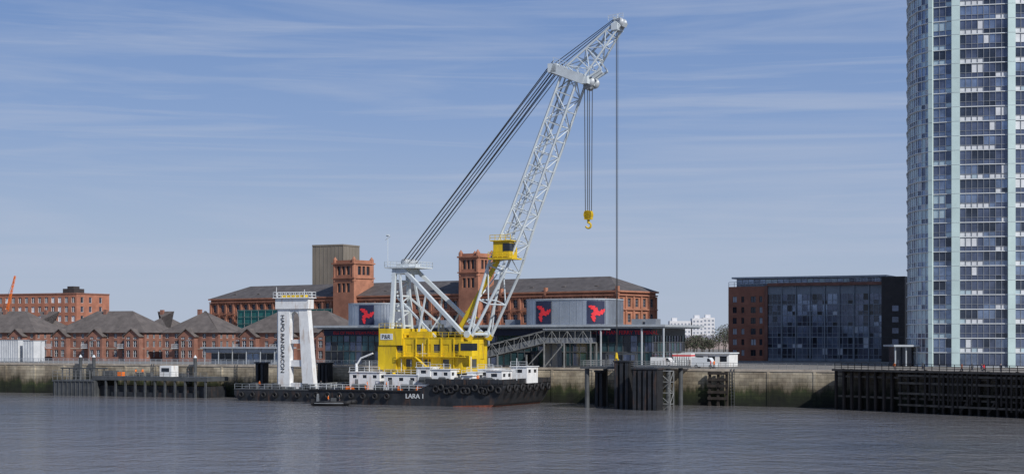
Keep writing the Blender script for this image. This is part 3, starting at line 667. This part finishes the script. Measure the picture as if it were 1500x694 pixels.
for (p0,p1,py,bb) in ((-25,33,498,16),(34,56,499,16)):
    m=M(); a0,a1=Q.at(p0,bb),Q.at(p1,bb)-1.5; zt=Q.z(py,(a0+a1)/2,bb)
    m.box('body',a0,a1,bb,bb+4,GZ+.15,zt); m.box('roof',a0-.1,a1+.1,bb-.1,bb+4.1,zt,zt+.12); m.box('base',a0+.1,a1-.1,bb+.1,bb+3.9,GZ,GZ+.15)
    n=int((a1-a0)/.7)
    for i in range(n+1): a=a0+i*(a1-a0)/n; m.beam('ribs',(a,bb-.04,GZ+.2),(a,bb-.04,zt),.1)
    m.finish('storage_cabin',Q,{'body':'cabin','roof':'grey','base':'dgrey','ribs':'cabin'})

m=M(); a0,a1=Q.at(302,14),Q.at(404,14)
m.facade((a0,16),(1,0),a1-a0,GZ,9.6,grid(a1-a0,2.0,.2),[(7.6,9.4)],.1,'walls',gl)
m.box('roof',a0-1,a1+1,13,21,10.6,10.9); m.box('fascia',a0-.6,a1+.6,13.6,20,9.62,10.58)
for i in range(6): a=a0+i*(a1-a0)/5; m.tube('posts',(a,13.5,GZ),(a,13.5,10.6),.12,6)
m.finish('waiting_shelter',Q,{'walls':'grey','roof':'grey','fascia':'clad','posts':'grey','glazing':'glass','glazing_dark':'glassd','glazing_blue':'glassb'})

# ------------------------------------------------------------ dockside houses
def houses(p0,p1,bb,gables,name='brick_house'):
    m=M(); a0,a1=Q.at(p0,bb),Q.at(p1,bb); L=a1-a0; dep=13
    ac=(a0+a1)/2; ez=Q.z(487,ac,bb); rz=Q.z(462,ac,bb)+1.3
    rows=[(8.0,9.9),(10.7,12.3),(13.0,min(14.4,ez-.25))]
    def cols(L): 
        n=max(1,int(L/2.6)); return [(L*(i+.3)/n,L*(i+.68)/n) for i in range(n)]
    m.facade((a0,bb),(1,0),L,GZ,ez,cols(L),rows,.22,'walls',None,'frames',.07,(1,1))
    m.facade((a1,bb),(0,1),dep,GZ,ez,cols(dep),rows,.22,'walls',None,'frames',.07,(1,0))
    m.face('walls',[(a0,bb,GZ),(a0,bb+dep,GZ),(a0,bb+dep,ez),(a0,bb,ez)]); m.face('walls',[(a0,bb+dep,GZ),(a1,bb+dep,GZ),(a1,bb+dep,ez),(a0,bb+dep,ez)])
    m.hip('roof',a0,a1,bb,bb+dep,ez,rz,dep*.75,.6)
    m.box('band',a0-.05,a1+.05,bb-.06,bb-.01,10.15,10.35)
    for g in gables:
        x0=a0+L*g-2.4; x1=x0+4.8; y0=bb-1.6; gz=ez-.9
        m.facade((x0,y0),(1,0),4.8,GZ,gz,[(.7,1.9),(2.9,4.1)],[(8,9.9),(10.7,12.4),(12.7,gz-.2)],.2,'walls',None,'frames',.07,(1,1))
        m.facade((x1,y0),(0,1),1.6,GZ,gz,[],[],.2); m.facade((x0,bb),(0,-1),1.6,GZ,gz,[],[],.2)
        m.gable_y('roof','walls',x0,x1,y0,bb+3,gz,gz+1.7)
        m.box('balcony',x0-2.6,x0-.05,bb-1.3,bb,10.3,10.45); m.rail('balcony_rail',[(x0-2.6,bb-1.25,10.45),(x0-.05,bb-1.25,10.45)],1,.4,.03)
    m.box('chimney',a0+L*.4,a0+L*.4+1.0,bb+5.4,bb+6.2,rz-1.5,rz+.4)
    m.finish(name,Q,{'walls':'brick2','roof':'slate2','windows':'glass','windows_dark':'glassd','frames':'wframe','band':'stone','balcony':'wframe','balcony_rail':'wframe','chimney':'brick2'})
houses(-60,52,46,(.35,.8)); houses(80,212,44,(.1,.5,.9)); houses(238,320,43,(.5,)); houses(345,505,41,(.15,.5,.85))
houses(196,248,70,()) ; houses(30,70,72,())

# ------------------------------------------------------------ distant brick apartment block left
m=M(); bb=110; a0,a1=Q.at(-60,bb),Q.at(112,bb); ac=Q.at(70,bb); zt=Q.z(431,ac,bb); L=a1-a0
rows=[(z,z+1.9) for z in [zt-2.8-3.0*i for i in range(6)]]
n=int(L/2.7); cols=[(L*(i+.25)/n,L*(i+.75)/n) for i in range(n)]
m.facade((a0,bb),(1,0),L,GZ,zt,cols,rows,.3,'walls',lambda i,j:random.choice(['windows','windows','blinds','windows_dark']),'frames',.12,(1,0))
m.facade((a1,bb),(0,1),16,GZ,zt,[(2,3.4),(6,7.4),(11,12.4)],rows,.25,'walls',None,'frames',.12)
m.face('walls',[(a0,bb+16,GZ),(a1,bb+16,GZ),(a1,bb+16,zt),(a0,bb+16,zt)])
m.box('roof',a0-.2,a1+.2,bb-.2,bb+16,zt,zt+.4)
x=Q.at(92,bb+4); m.box('roof_plant',x,x+4.6,bb+4,bb+9,zt+.4,zt+1.9); m.box('roof_plant',x+1,x+3.5,bb+5,bb+8,zt+1.9,zt+2.7)
m.finish('brick_apartment_block',Q,{'walls':'brick3','windows':'glass','windows_dark':'glassd','blinds':'blind','frames':'wframe','roof':'brick2','roof_plant':'dbrown'})

m=M(); bb=70; a0,a1=Q.at(2,bb),Q.at(22,bb); z0,z1=Q.z(492,a0,bb),Q.z(404,a1,bb)
A=Vector((a0,bb,z0)); B_=Vector((a1,bb,z1)); d=(B_-A).normalized(); pp=Vector((d.z,0,-d.x))
m.lattice('boom',[stn(A+(B_-A)*i/14,.6*(1-.5*i/14),.7*(1-.5*i/14),pp) for i in range(15)],.07,.04)
m.tube('cable',A+Vector((-3,0,1)),B_,.05,4); m.box('cab',a0-3.5,a0+1.2,bb-1.5,bb+1.5,z0-2.4,z0+.2); m.box('tracks',a0-4,a0+2,bb-2,bb+2,GZ,z0-2.41)
m.finish('mobile_crane',Q,{'boom':'orange','cable':'rope','cab':'orange','tracks':'dgrey'})

# ------------------------------------------------------------ old brick warehouse
m=M(); w0=WH.at(309,0); w1=0.0; ez=WH.z(427,0,0); rz=ez+3.9; dep=17; L=w1-w0
rows=[(z,z+2.1) for z in (ez-3.6,ez-7.4,ez-11.2,ez-15)]
n=int(L/3.3); cols=[(L*(i+.3)/n,L*(i+.7)/n) for i in range(n)]
m.facade((w0,0),(1,0),L,GZ,ez,cols,rows,.35,'walls',lambda i,j:random.choice(['windows','windows_dark']),'frames',.09,(1,2))
ne=5; m.facade((w1,0),(0,1),dep,GZ,ez,[(dep*(i+.3)/ne,dep*(i+.7)/ne) for i in range(ne)],rows,.35,'walls',None,'frames',.09,(1,2))
m.facade((w0,dep),(0,-1),dep,GZ,ez,[],[],.3); m.face('walls',[(w0,dep,GZ),(w1,dep,GZ),(w1,dep,ez),(w0,dep,ez)])
for i in range(n+1):
    a=w0+L*i/n; m.box('pilasters',a-.32,a+.32,-.3,-.02,GZ,ez-1.0)
for i in range(ne+1):
    y=dep*i/ne; m.box('pilasters',w1+.02,w1+.3,y-.3,y+.3,GZ,ez-1.0)
for i in range(n):
    a=w0+L*(i+.5)/n; r_=L/n*.26
    for z in rows:
        pts=[(a+r_*math.cos(t),-.12,z[1]-.05+r_*.75*math.sin(t)) for t in [math.pi*k/6 for k in range(7)]]
        for p_,q_ in zip(pts,pts[1:]): m.beam('arches',p_,q_,.22,.22)
for z in (ez-.9,ez-4.4): m.box('cornice',w0-.35,w1+.45,-.45,-.33,z,z+.3); m.box('cornice',w1+.33,w1+.47,-.45,dep+.3,z,z+.3)
m.box('cornice',w0-.6,w1+.6,-.6,dep+.6,ez-.05,ez+.35)
m.hip('roof',w0,w1,0,dep,ez+.36,rz+.3,dep*.5,.4)
# raised parapet walls dividing the roof, and small gablets
for p in (600,735,800,905):
    a=WH.at(p,0); m.extr_y('pilasters',[(a-.3,ez-.5),(a+.3,ez-.5),(a+.3,ez+1.4),(a-.3,ez+1.4)],-.62,.4)
def dome(px0,px1,pyt,fr_b):
    a0,a1=WH.at(px0,fr_b),WH.at(px1,fr_b); a1-=2.2; zt=WH.z(pyt,a0,fr_b); w=a1-a0; 
    r3=[(zt-4.2,zt-1.8)]
    m.facade((a0,fr_b),(1,0),w,GZ,zt-.8,[(w*.2,w*.36),(w*.43,w*.57),(w*.64,w*.8)],r3+[(zt-9,zt-6.5)],.35,'walls',lambda i,j:'windows_dark')
    m.facade((a1,fr_b),(0,1),w,GZ,zt-.8,[(w*.2,w*.36),(w*.43,w*.57),(w*.64,w*.8)],r3,.35,'walls',lambda i,j:'windows_dark')
    m.face('walls',[(a0,fr_b,GZ),(a0,fr_b+w,GZ),(a0,fr_b+w,zt-.8),(a0,fr_b,zt-.8)]); m.face('walls',[(a0,fr_b+w,GZ),(a1,fr_b+w,GZ),(a1,fr_b+w,zt-.8),(a0,fr_b+w,zt-.8)])
    m.box('cornice',a0-.35,a1+.35,fr_b-.35,fr_b+w+.35,zt-1.2,zt-.8); m.box('cornice',a0-.3,a1+.3,fr_b-.3,fr_b+w+.3,zt-5.2,zt-4.9)
    m.box('walls',a0+.2,a1-.2,fr_b+.2,fr_b+w-.2,zt-.8,zt-.1)
    for x in (a0+.4,a1-.4):
        for y in (fr_b+.4,fr_b+w-.4):
            m.tube('turrets',(x,y,zt-6),(x,y,zt+.1),.6,8); m.tube('turrets',(x,y,zt+.1),(x,y,zt+.9),.6,8,.05)
dome(488,527,381,-1.5); dome(672,710,371,-1.5)
x0,x1=WH.at(349,-1.2),WH.at(487,-1.2)
m.box('netting',x0,x1,-1.3,-1.1,ez-11,ez-3.2)
for i in range(14): x=x0+(x1-x0)*i/13; m.beam('scaffold',(x,-1.5,GZ),(x,-1.5,ez-3),.12)
for z in (ez-3.1,ez-5.1,ez-7.1): m.beam('scaffold',(x0,-1.5,z),(x1,-1.5,z),.12)
for i in range(14):
    a=w0+8+i*(L-16)/13; m.box('roof_lights',a-.5,a+.5,2.2,3.4,ez+1.0,ez+1.75)
m.finish('brick_warehouse',WH,{'walls':'brick','pilasters':'brick','arches':'brick','cornice':'brick','roof':'slate','windows':'glass','windows_dark':'glassd','frames':'sframe','turrets':'brick','netting':'teal','scaffold':'mgrey','roof_lights':'slate2'})

m=M(); bb=150; a0,a1=Q.at(458,bb),Q.at(487,bb); zt=Q.z(361,a0,bb)
m.box('shaft',a0,a1+4,bb,bb+10,GZ,zt); m.box('roof_edge',a0-.15,a1+4.15,bb-.15,bb+10.15,zt,zt+.5)
for i in range(9): x=a0+i*(a1+4-a0)/8; m.box('ribs',x-.08,x+.08,bb-.08,bb-.01,GZ,zt-.01)
for i in range(6): y=bb+i*10/5; m.box('ribs',a1+4.01,a1+4.08,y-.08,y+.08,GZ,zt-.01)
m.finish('ventilation_tower',Q,{'shaft':'tconc','roof_edge':'tconc','ribs':'tconc'})

# ------------------------------------------------------------ apartment block right
m=M(); bb=120; h0=Q.at(1067,bb); h1=Q.at(1125,bb); h2=Q.at(1293,bb-2); h3=Q.at(1326,bb-3)
zt=Q.z(420,h0,bb); fl=[GZ+.6+i*2.85 for i in range(int((zt-GZ)/2.85))]
rows=[(z+.7,z+2.3) for z in fl]; L=h1-h0
m.facade((h0,bb),(1,0),L,GZ,zt,[(1.2,2.3),(3.6,4.4),(6.2,7.6),(8.6,9.4)] if L>10 else grid(L,2.5,1.3),rows,.25,'brick_walls',lambda i,j:random.choice(['windows','windows_dark','blinds']),'frames',.1,(1,0))
for z in fl[::1]: m.box('bands',h0-.02,h1-1.1,bb-.06,bb-.01,z-.05,z+.1)
L=h2-h1; r2=[]
for z in fl: r2+= [(z+.1,z+1.0),(z+1.1,z+2.7)]
zt2=zt
r2=[r_ for r_ in r2 if r_[1]<zt2-.3]
cache={}
def hg(i,j):
    k=(i//6,j//4)
    if k not in cache: cache[k]=random.choices(['windows','glass_blue','glass_mid'],[1.5,5,5])[0]
    return cache[k] if random.random()<.65 else random.choices(['windows','glass_mid','windows_dark','blinds'],[3,6,1.5,.8])[0]
m.facade((h1,bb-.5),(1,0),L,GZ,zt2,grid(L,1.35,.14),r2,.12,'curtain_frames',hg)
for i in range(9): x=h1+L*i/8; m.box('curtain_frames',x-.14,x+.14,bb-.8,bb-.52,GZ,zt2)
m.box('brick_frame',h1-.7,h1+.15,bb-1.0,bb+.3,GZ,zt2+.2); m.box('brick_frame',h1+.15,h2,bb-1.2,bb+.3,zt2,zt2+.8)
zt3=Q.z(402,h2,bb)
pL_=h0+1.5
m.facade((pL_,bb+2.5),(1,0),h2-pL_,zt2,zt3-.5,grid(h2-pL_,1.6,.12),[(zt2+.9,zt3-.7)],.1,'curtain_frames',lambda i,j:random.choice(['glass_blue','pale_glazing','glass_mid','glass_blue']))
m.box('roof',pL_-1,h2+.2,bb+1.2,bb+15,zt3-.45,zt3); m.rail('roof_rail',[(h0,bb+.3,zt),(h2,bb+.3,zt2+.8)],1.2,1.5,.05)
m.box('dark_wing',h2,h3,bb-3.4,bb+16,GZ,Q.z(405,h3,bb)); 
for i,z in enumerate(fl[1:-1]):
    m.box('wing_joints',h2+.02,h3-.02,bb-3.46,bb-3.41,z-.06,z+.06)
    m.box('dark_wing_windows',h3-3.2,h3-1.6,bb-3.47,bb-3.42,z+.9,z+2.3)
m.box('roof_box',h0,h2,bb+.31,bb+16,GZ,zt-.02); m.box('brick_walls',h0-.01,h0+.3,bb+.01,bb+16,GZ,zt)
m.finish('waterfront_apartment_building',Q,{'brick_walls':'brick3','brick_frame':'brick2','bands':'brick','windows':'glass','windows_dark':'glassd','glass_mid':'glassm','blinds':'blind','frames':'dgrey','curtain_frames':'hframe','glass_blue':'glassb','pale_glazing':'pale','roof':'grey','roof_rail':'grey','dark_wing':'dbrown','wing_joints':'dgrey','dark_wing_windows':'glassm','roof_box':'dbrown'})

# ------------------------------------------------------------ glass residential tower
m=M()
def X(px,d): return ((px-750)/F*d,d)
pts=[(1336,380),(1330,369),(1329,360),(1333,352.5),(1344,347),(1361,343.5),(1367,343),(1394,341.2),(1406,340.7),(1476,338.5),(1487,338.3),(1580,338)]
wp=[X(*p) for p in pts]; NF=28; zt=GZ+3.0*NF+1
def seg(i,kind):
    (x0,y0),(x1,y1)=wp[i],wp[i+1]; L=math.hypot(x1-x0,y1-y0); e=((x1-x0)/L,(y1-y0)/L); nrm=(e[1],-e[0])
    if kind=='fin':
        o=.55; poly=[(x0,y0),(x1,y1),(x1+nrm[0]*o,y1+nrm[1]*o),(x0+nrm[0]*o,y0+nrm[1]*o)]
        m.prism('fins',poly,GZ,zt+1.5)
        for f in range(NF):
            z=GZ+3*f+2.97; 
            q=[(x0+nrm[0]*(o+.005),y0+nrm[1]*(o+.005)),(x1+nrm[0]*(o+.005),y1+nrm[1]*(o+.005)),(x1+nrm[0]*(o+.03),y1+nrm[1]*(o+.03)),(x0+nrm[0]*(o+.03),y0+nrm[1]*(o+.03))]
            m.prism('fin_joints',q,z,z+.06)
        return
    rows=[]
    for f in range(1,NF):
        z=GZ+3*f; rows+=[(z+.12,z+1.0),(z+1.08,z+2.85)]
    rows.append((GZ+.3,GZ+2.8))
    rows.sort()
    if kind=='curve':
        cols=grid(L,1.4,.1)
        gf=lambda ii,j: random.choices(['pale_panels','glass_blue','glass_mid','white_panels'],[6,3,.6,.4] if (j//2)%2==0 else [3,5,1.5,.4])[0]
    elif kind=='mid':
        cols=grid(L,1.25,.1); ck={}
        def gf(ii,j):
            c=ii//2; low=(j//2)%2==1; k=(c//2,j)
            if k not in ck: ck[k]=random.choices(['pale_panels','glass_blue','glass_mid','windows'],[4,4,1,0] if low else [1,3,4,1.5])[0]
            return ck[k]
    else:
        cols=grid(L,1.15,.1); nc=len(cols); ck={}
        def gf(ii,j):
            c=ii//2; f=j//4; low=(j//2)%2==1
            if low and c<nc*.5: return ('white_panels' if random.random()<.85 else 'pale_panels') if (f%2==0) else 'glass_mid'
            k=(c//3,j)
            if k not in ck: ck[k]=random.choices(['glass_mid','glass_blue','windows','white_panels'],[5,2.2,2.4,.5])[0]
            if random.random()<.12: return random.choice(['windows','glass_mid','white_panels'])
            return ck[k]
    m.facade((x0,y0),e,L,GZ,zt,cols,rows,.14,'frames' if kind!='curve' else 'light_frames',gf)
    for f in range(NF+1):
        z=GZ+3*f
        o=.22 if kind=='curve' else .08; hh=.07
        m.prism('slab_edges',[(x0+nrm[0]*.01,y0+nrm[1]*.01),(x1+nrm[0]*.01,y1+nrm[1]*.01),(x1+nrm[0]*o,y1+nrm[1]*o),(x0+nrm[0]*o,y0+nrm[1]*o)],z-hh,z+hh)
for i in range(5): seg(i,'curve')
seg(5,'fin'); seg(6,'mid'); seg(7,'fin'); seg(8,'front'); seg(9,'fin'); seg(10,'front')
back=[X(1620,365),X(1580,395),X(1360,392)]
full=wp+back
for A,B_ in zip(full[len(wp)-1:],full[len(wp):]+[full[0]]):
    m.face('frames',[(*A,GZ),(*B_,GZ),(*B_,zt),(*A,zt)])
m.face('roof',[(x,y,zt) for x,y in full])
m.finish('glass_residential_tower',W,{'fins':'fin','fin_joints':'grey','frames':'sframe','light_frames':'wframe','slab_edges':'wframe','pale_panels':'pale','glass_blue':'glassb','glass_mid':'glassm','windows':'glass','windows_dark':'glassd','white_panels':'blind','roof':'concrete'})
m=M(); a0,a1=W.at(1300,352),W.at(1338,352)
m.box('canopy',a0,a1,346,356,11.2,11.6); 
for x in (a0+.5,(a0+a1)/2,a1-.5): m.tube('posts',(x,347,GZ),(x,347,11.2),.18,8)
m.box('glazed_lobby',a0+1,a1-1,349,355,GZ,11.19)
m.finish('entrance_canopy',W,{'canopy':'grey','posts':'grey','glazed_lobby':'glass'})

# ------------------------------------------------------------ distant things
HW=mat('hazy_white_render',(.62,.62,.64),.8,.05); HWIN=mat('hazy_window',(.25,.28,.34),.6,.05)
for (p0,p1,py) in ((981,1012,471),(1014,1030,467),(1030,1047,466)):
    m=M(); d=1250; a0,a1=W.at(p0,d),W.at(p1,d); zt=W.z(py,0,d); L=a1-a0
    m.facade((a0,d),(1,0),L,0,zt,grid(L,2.6,1.4),[(z,z+1.4) for z in [zt-2.6-2.9*i for i in range(8)]],.2,'walls',None)
    m.face('walls',[(a1,d,0),(a1,d+12,0),(a1,d+12,zt),(a1,d,zt)]); m.face('walls',[(a0,d,0),(a0,d+12,0),(a0,d+12,zt),(a0,d,zt)]); m.box('roof',a0,a1,d,d+12,zt,zt+.6); m.box('roof',a0+2,a0+6,d+3,d+8,zt+.6,zt+3)
    m.finish('distant_tower_block',W,{'walls':HW,'windows':HWIN,'windows_dark':HWIN,'roof':HW})
m=M()
for i in range(34):
    d=random.uniform(620,760); px=random.uniform(955,1090); x=W.at(px,d); h=random.uniform(4,7)
    if 1046<px<1078: h+=6
    elif px>1015: h+=1.5
    m.tube('trunks',(x,d,5),(x,d,7+h*.5),.3,5,.15)
    for k in range(5):
        t=random.uniform(0,6.28); m.tube('trunks',(x,d,7+h*random.uniform(.2,.45)),(x+math.cos(t)*h*.28,d+math.sin(t)*h*.28,7+h*random.uniform(.6,.95)),.14,4,.04)
    for k in range(260):
        th=random.uniform(0,6.28); ph=random.uniform(-1,1); rr=random.random()**.4*h*.36
        c=Vector((x+rr*math.cos(th)*math.sqrt(1-ph*ph),d+rr*math.sin(th)*math.sqrt(1-ph*ph),7+h*.62+rr*ph*1.05)); s_=random.uniform(.2,.5)
        u=Vector((random.gauss(0,1),random.gauss(0,1),random.gauss(0,1))).normalized()*s_; v=u.cross(Vector((random.gauss(0,1),random.gauss(0,1),random.gauss(0,1)))).normalized()*s_
        m.face('twigs' if k%3 else 'leaves',[c-u,c-v,c+u])
m.finish('distant_trees',W,{'trunks':'timber2','twigs':mat('twigs',(.085,.075,.06),.9,.3),'leaves':mat('spring_leaves',(.06,.085,.045),.9,.3)})
m=M(); rnd=random.Random(3); x=-900
while x<1100:
    w=rnd.uniform(18,50); h=rnd.uniform(3,7); m.box('walls',x,x+w,900,915,5,7+h); m.hip('roofs',x,x+w,900,915,7+h,7+h+3.0,5,.3); x+=w+rnd.uniform(0,6)
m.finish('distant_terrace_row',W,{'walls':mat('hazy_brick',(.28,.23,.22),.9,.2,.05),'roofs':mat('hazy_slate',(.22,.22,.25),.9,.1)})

def lamp(px,b,h=8,fr=Q):
    m=M(); a=fr.at(px,b); m.tube('post',(a,b,GZ),(a,b,GZ+h),.08,8,.05); m.tube('base',(a,b,GZ),(a,b,GZ+.8),.15,8)
    m.path('arm',[(a,b,GZ+h-.3),(a+.5,b,GZ+h+.2),(a+1.3,b,GZ+h+.25)],.045,5); m.box('lantern',a+1.1,a+1.8,b-.14,b+.14,GZ+h+.18,GZ+h+.34)
    m.finish('street_lamp',fr,{'post':'mgrey','base':'mgrey','arm':'mgrey','lantern':'grey'})
for p,b in ((60,4),(131,4),(268,4),(340,4)): lamp(p,b,5.2)

def car(px,b,fr,col):
    m=M(); a=fr.at(px,b); c=fr.w(a,b,GZ); f2=Frame(c.x,c.y,math.degrees(fr.ang))
    prof=[(-2.5,.35),(2.5,.35),(2.55,1.0),(1.9,1.25),(1.3,2.1),(-2.45,2.15),(-2.5,.4)]; win=[(.9,1.3),(1.75,1.3),(1.25,1.95),(.9,1.95)]; w=.95
    m.extr_y('body',prof,-w,w); m.extr_y('windows',win,-w-.02,w+.02)
    for x in (-1.45,1.55):
        for s_ in (-1,1): m.tube('tyres',(x,s_*(w-.15),.33),(x,s_*(w+.04),.33),.34,14); m.tube('hubs',(x,s_*(w-.1),.33),(x,s_*(w+.06),.33),.18,10)
    m.box('lamps',2.48,2.57,-w+.1,-w+.4,.72,.9); m.box('lamps',2.48,2.57,w-.4,w-.1,.72,.9)
    for vs,fs in m.p.values():
        for v in vs: v.z+=GZ
    m.finish('parked_van',f2,{'body':col,'windows':'glassd','tyres':'black','hubs':'grey','lamps':'wframe'})
car(972,10,Q,'white'); car(1032,12,Q,'wframe')

# ------------------------------------------------------------ people
def person(pos,yaw,top,walk=0.0,n='person'):
    vs=[];es=[];rs=[]
    def A(p,r,par=None):
        vs.append(p); rs.append(r)
        if par is not None: es.append((par,len(vs)-1))
        return len(vs)-1
    pel=A((0,0,.95),.14); wa=A((0,0,1.12),.125,pel); ch=A((0,0,1.32),.16,wa); nk=A((0,0,1.47),.06,ch); hd=A((0,.01,1.6),.095,nk); A((0,0,1.72),.08,hd)
    for s_ in (-1,1):
        sh=A((s_*.19,0,1.41),.065,ch); el=A((s_*.25,-.05+s_*walk*.15,1.13),.048,sh); wr=A((s_*.25,.08+s_*walk*.28,.9),.035,el); A((s_*.24,.1+s_*walk*.32,.81),.04,wr)
        hp=A((s_*.1,0,.88),.1,pel); kn=A((s_*.11,.05-s_*walk*.22,.5),.065,hp); an=A((s_*.11,-.03-s_*walk*.42,.09),.045,kn); A((s_*.12,.13-s_*walk*.42,.04),.04,an)
    me=bpy.data.meshes.new('body'); me.from_pydata(vs,es,[]); ob=bpy.data.objects.new('tmp',me); scene.collection.objects.link(ob)
    ob.modifiers.new('s','SKIN')
    for i,r_ in enumerate(rs): me.skin_vertices[0].data[i].radius=(r_,r_*.8 if r_>.1 else r_)
    me.skin_vertices[0].data[0].use_root=True
    ob.modifiers.new('u','SUBSURF').levels=1
    dg=bpy.context.evaluated_depsgraph_get(); nm=bpy.data.meshes.new_from_object(ob.evaluated_get(dg)); bpy.data.objects.remove(ob)
    for k in ('skin','hair','jeans',top): nm.materials.append(G[k])
    for p in nm.polygons:
        c=p.center; p.use_smooth=True
        if c.z>1.66 or (c.z>1.56 and c.y<-.02): p.material_index=1
        elif c.z>1.5 or (abs(c.x)>.17 and c.z<.9): p.material_index=0
        elif c.z<.95: p.material_index=2
        else: p.material_index=3
    o=bpy.data.objects.new(n,nm); scene.collection.objects.link(o); o.location=pos; o.rotation_euler=(0,0,yaw)
for p,b,z,t,wk in ((199,-8,4.5,'orange',.6),(209,-7.6,4.5,'orange',0),(276,-7.5,4.5,'dgrey',.5),(566,-24.3,2.9,'orange',.7),(538,-24,2.9,'orange',0),(700,-24,4.4,'orange',.4),(470,-24,2.9,'dgrey',.5),(380,-17,2.5,'orange',.3),(1046,3,GZ,'orange',.5),(1041,3.4,GZ,'red',0),(1010,4,GZ,'dgrey',.8)):
    a=Q.at(p,b); person(Q.w(a,b,z),random.uniform(0,6.28),t,wk)
for p,b,t,wk in ((1409,1,'orange',.8),(1424,2,'dgrey',.6),(1438,1,'blue',.7),(1441.5,1.6,'red',.7),(1466,3,'jeans',0),(1352,3,'dgrey',.6),(1310,2,'orange',.4)):
    a=J.at(p,b); person(J.w(a,b,GZ),random.uniform(0,6.28),t,wk)
person(BT.w(-1.2,0,.35),-1.7,'orange',0); person(BT.w(.9,.2,.35),-1.4,'dgrey',0)

# ------------------------------------------------------------ sky, sun, camera
w=bpy.data.worlds.new('World'); scene.world=w; w.use_nodes=True; nt=w.node_tree
bg=nt.nodes['Background']; sky=nt.nodes.new('ShaderNodeTexSky'); sky.sky_type='NISHITA'; sky.sun_disc=False
SD=Vector((.55,-.7,.66)).normalized(); el=math.asin(SD.z); az=math.atan2(SD.x,SD.y)
sky.sun_elevation=el; sky.sun_rotation=az; sky.altitude=0; sky.air_density=1.0; sky.dust_density=.6; sky.ozone_density=3.0
tc=nt.nodes.new('ShaderNodeTexCoord')
sp=nt.nodes.new('ShaderNodeSeparateXYZ'); nt.links.new(tc.outputs['Generated'],sp.inputs[0])
hr=nt.nodes.new('ShaderNodeValToRGB'); e=hr.color_ramp.elements
e[0].position=0.0; e[0].color=(.43,.50,.63,1); e[1].position=.5; e[1].color=(.085,.17,.42,1)
x=e.new(.07); x.color=(.34,.43,.61,1); x=e.new(.13); x.color=(.235,.345,.59,1); x=e.new(.21); x.color=(.155,.265,.53,1)
nt.links.new(sp.outputs[2],hr.inputs[0])
sc=nt.nodes.new('ShaderNodeVectorMath'); sc.operation='SCALE'; sc.inputs['Scale'].default_value=1/.09; nt.links.new(hr.outputs[0],sc.inputs[0])
fr=nt.nodes.new('ShaderNodeMapRange'); fr.inputs['From Min'].default_value=.25; fr.inputs['From Max'].default_value=.75; fr.inputs['To Min'].default_value=.9; fr.inputs['To Max'].default_value=.1
nt.links.new(sp.outputs[2],fr.inputs[0])
hz=nt.nodes.new('ShaderNodeMixRGB'); nt.links.new(fr.outputs[0],hz.inputs[0]); nt.links.new(sky.outputs[0],hz.inputs[1]); nt.links.new(sc.outputs[0],hz.inputs[2])
# thin cirrus: two layers of long streaks
def cirrus(scl,zs,rot,lo,hi,amt,off):
    mp=nt.nodes.new('ShaderNodeMapping'); mp.inputs['Scale'].default_value=(1,1,zs); mp.inputs['Rotation'].default_value=(0,rot,0); mp.inputs['Location'].default_value=(off,off*.7,0)
    nt.links.new(tc.outputs['Generated'],mp.inputs[0])
    no=nt.nodes.new('ShaderNodeTexNoise'); no.inputs['Scale'].default_value=scl; no.inputs['Detail'].default_value=8; no.inputs['Roughness'].default_value=.58; no.inputs['Distortion'].default_value=.7
    nt.links.new(mp.outputs[0],no.inputs['Vector'])
    rr=nt.nodes.new('ShaderNodeValToRGB'); rr.color_ramp.elements[0].position=lo; rr.color_ramp.elements[1].position=hi
    rr.color_ramp.elements[1].color=(amt,amt,amt,1); nt.links.new(no.outputs['Fac'],rr.inputs[0]); return rr
out=hz.outputs[0]
for a_ in ((2.4,14,.05,.45,.72,.55,0.0),(3.5,26,-.04,.52,.70,.38,3.7)):
    rr=cirrus(*a_); mx=nt.nodes.new('ShaderNodeMixRGB'); mx.inputs[2].default_value=(4.9,5.6,7.1,1)
    nt.links.new(rr.outputs[0],mx.inputs[0]); nt.links.new(out,mx.inputs[1]); out=mx.outputs[0]
nt.links.new(out,bg.inputs[0]); bg.inputs[1].default_value=.09
ld=bpy.data.lights.new('sun','SUN'); ld.energy=4.0; ld.angle=math.radians(.5); ld.color=(1,.965,.91)
lo=bpy.data.objects.new('sun',ld); scene.collection.objects.link(lo); lo.rotation_euler=SD.to_track_quat('Z','Y').to_euler()
cd=bpy.data.cameras.new('camera'); cam=bpy.data.objects.new('camera',cd); scene.collection.objects.link(cam)
cam.location=(0,0,CH); cam.rotation_euler=(math.pi/2,0,0); cd.sensor_width=36; cd.lens=F/1500*36; cd.shift_y=(HOR-347)/1500; cd.clip_start=1; cd.clip_end=15000
scene.camera=cam
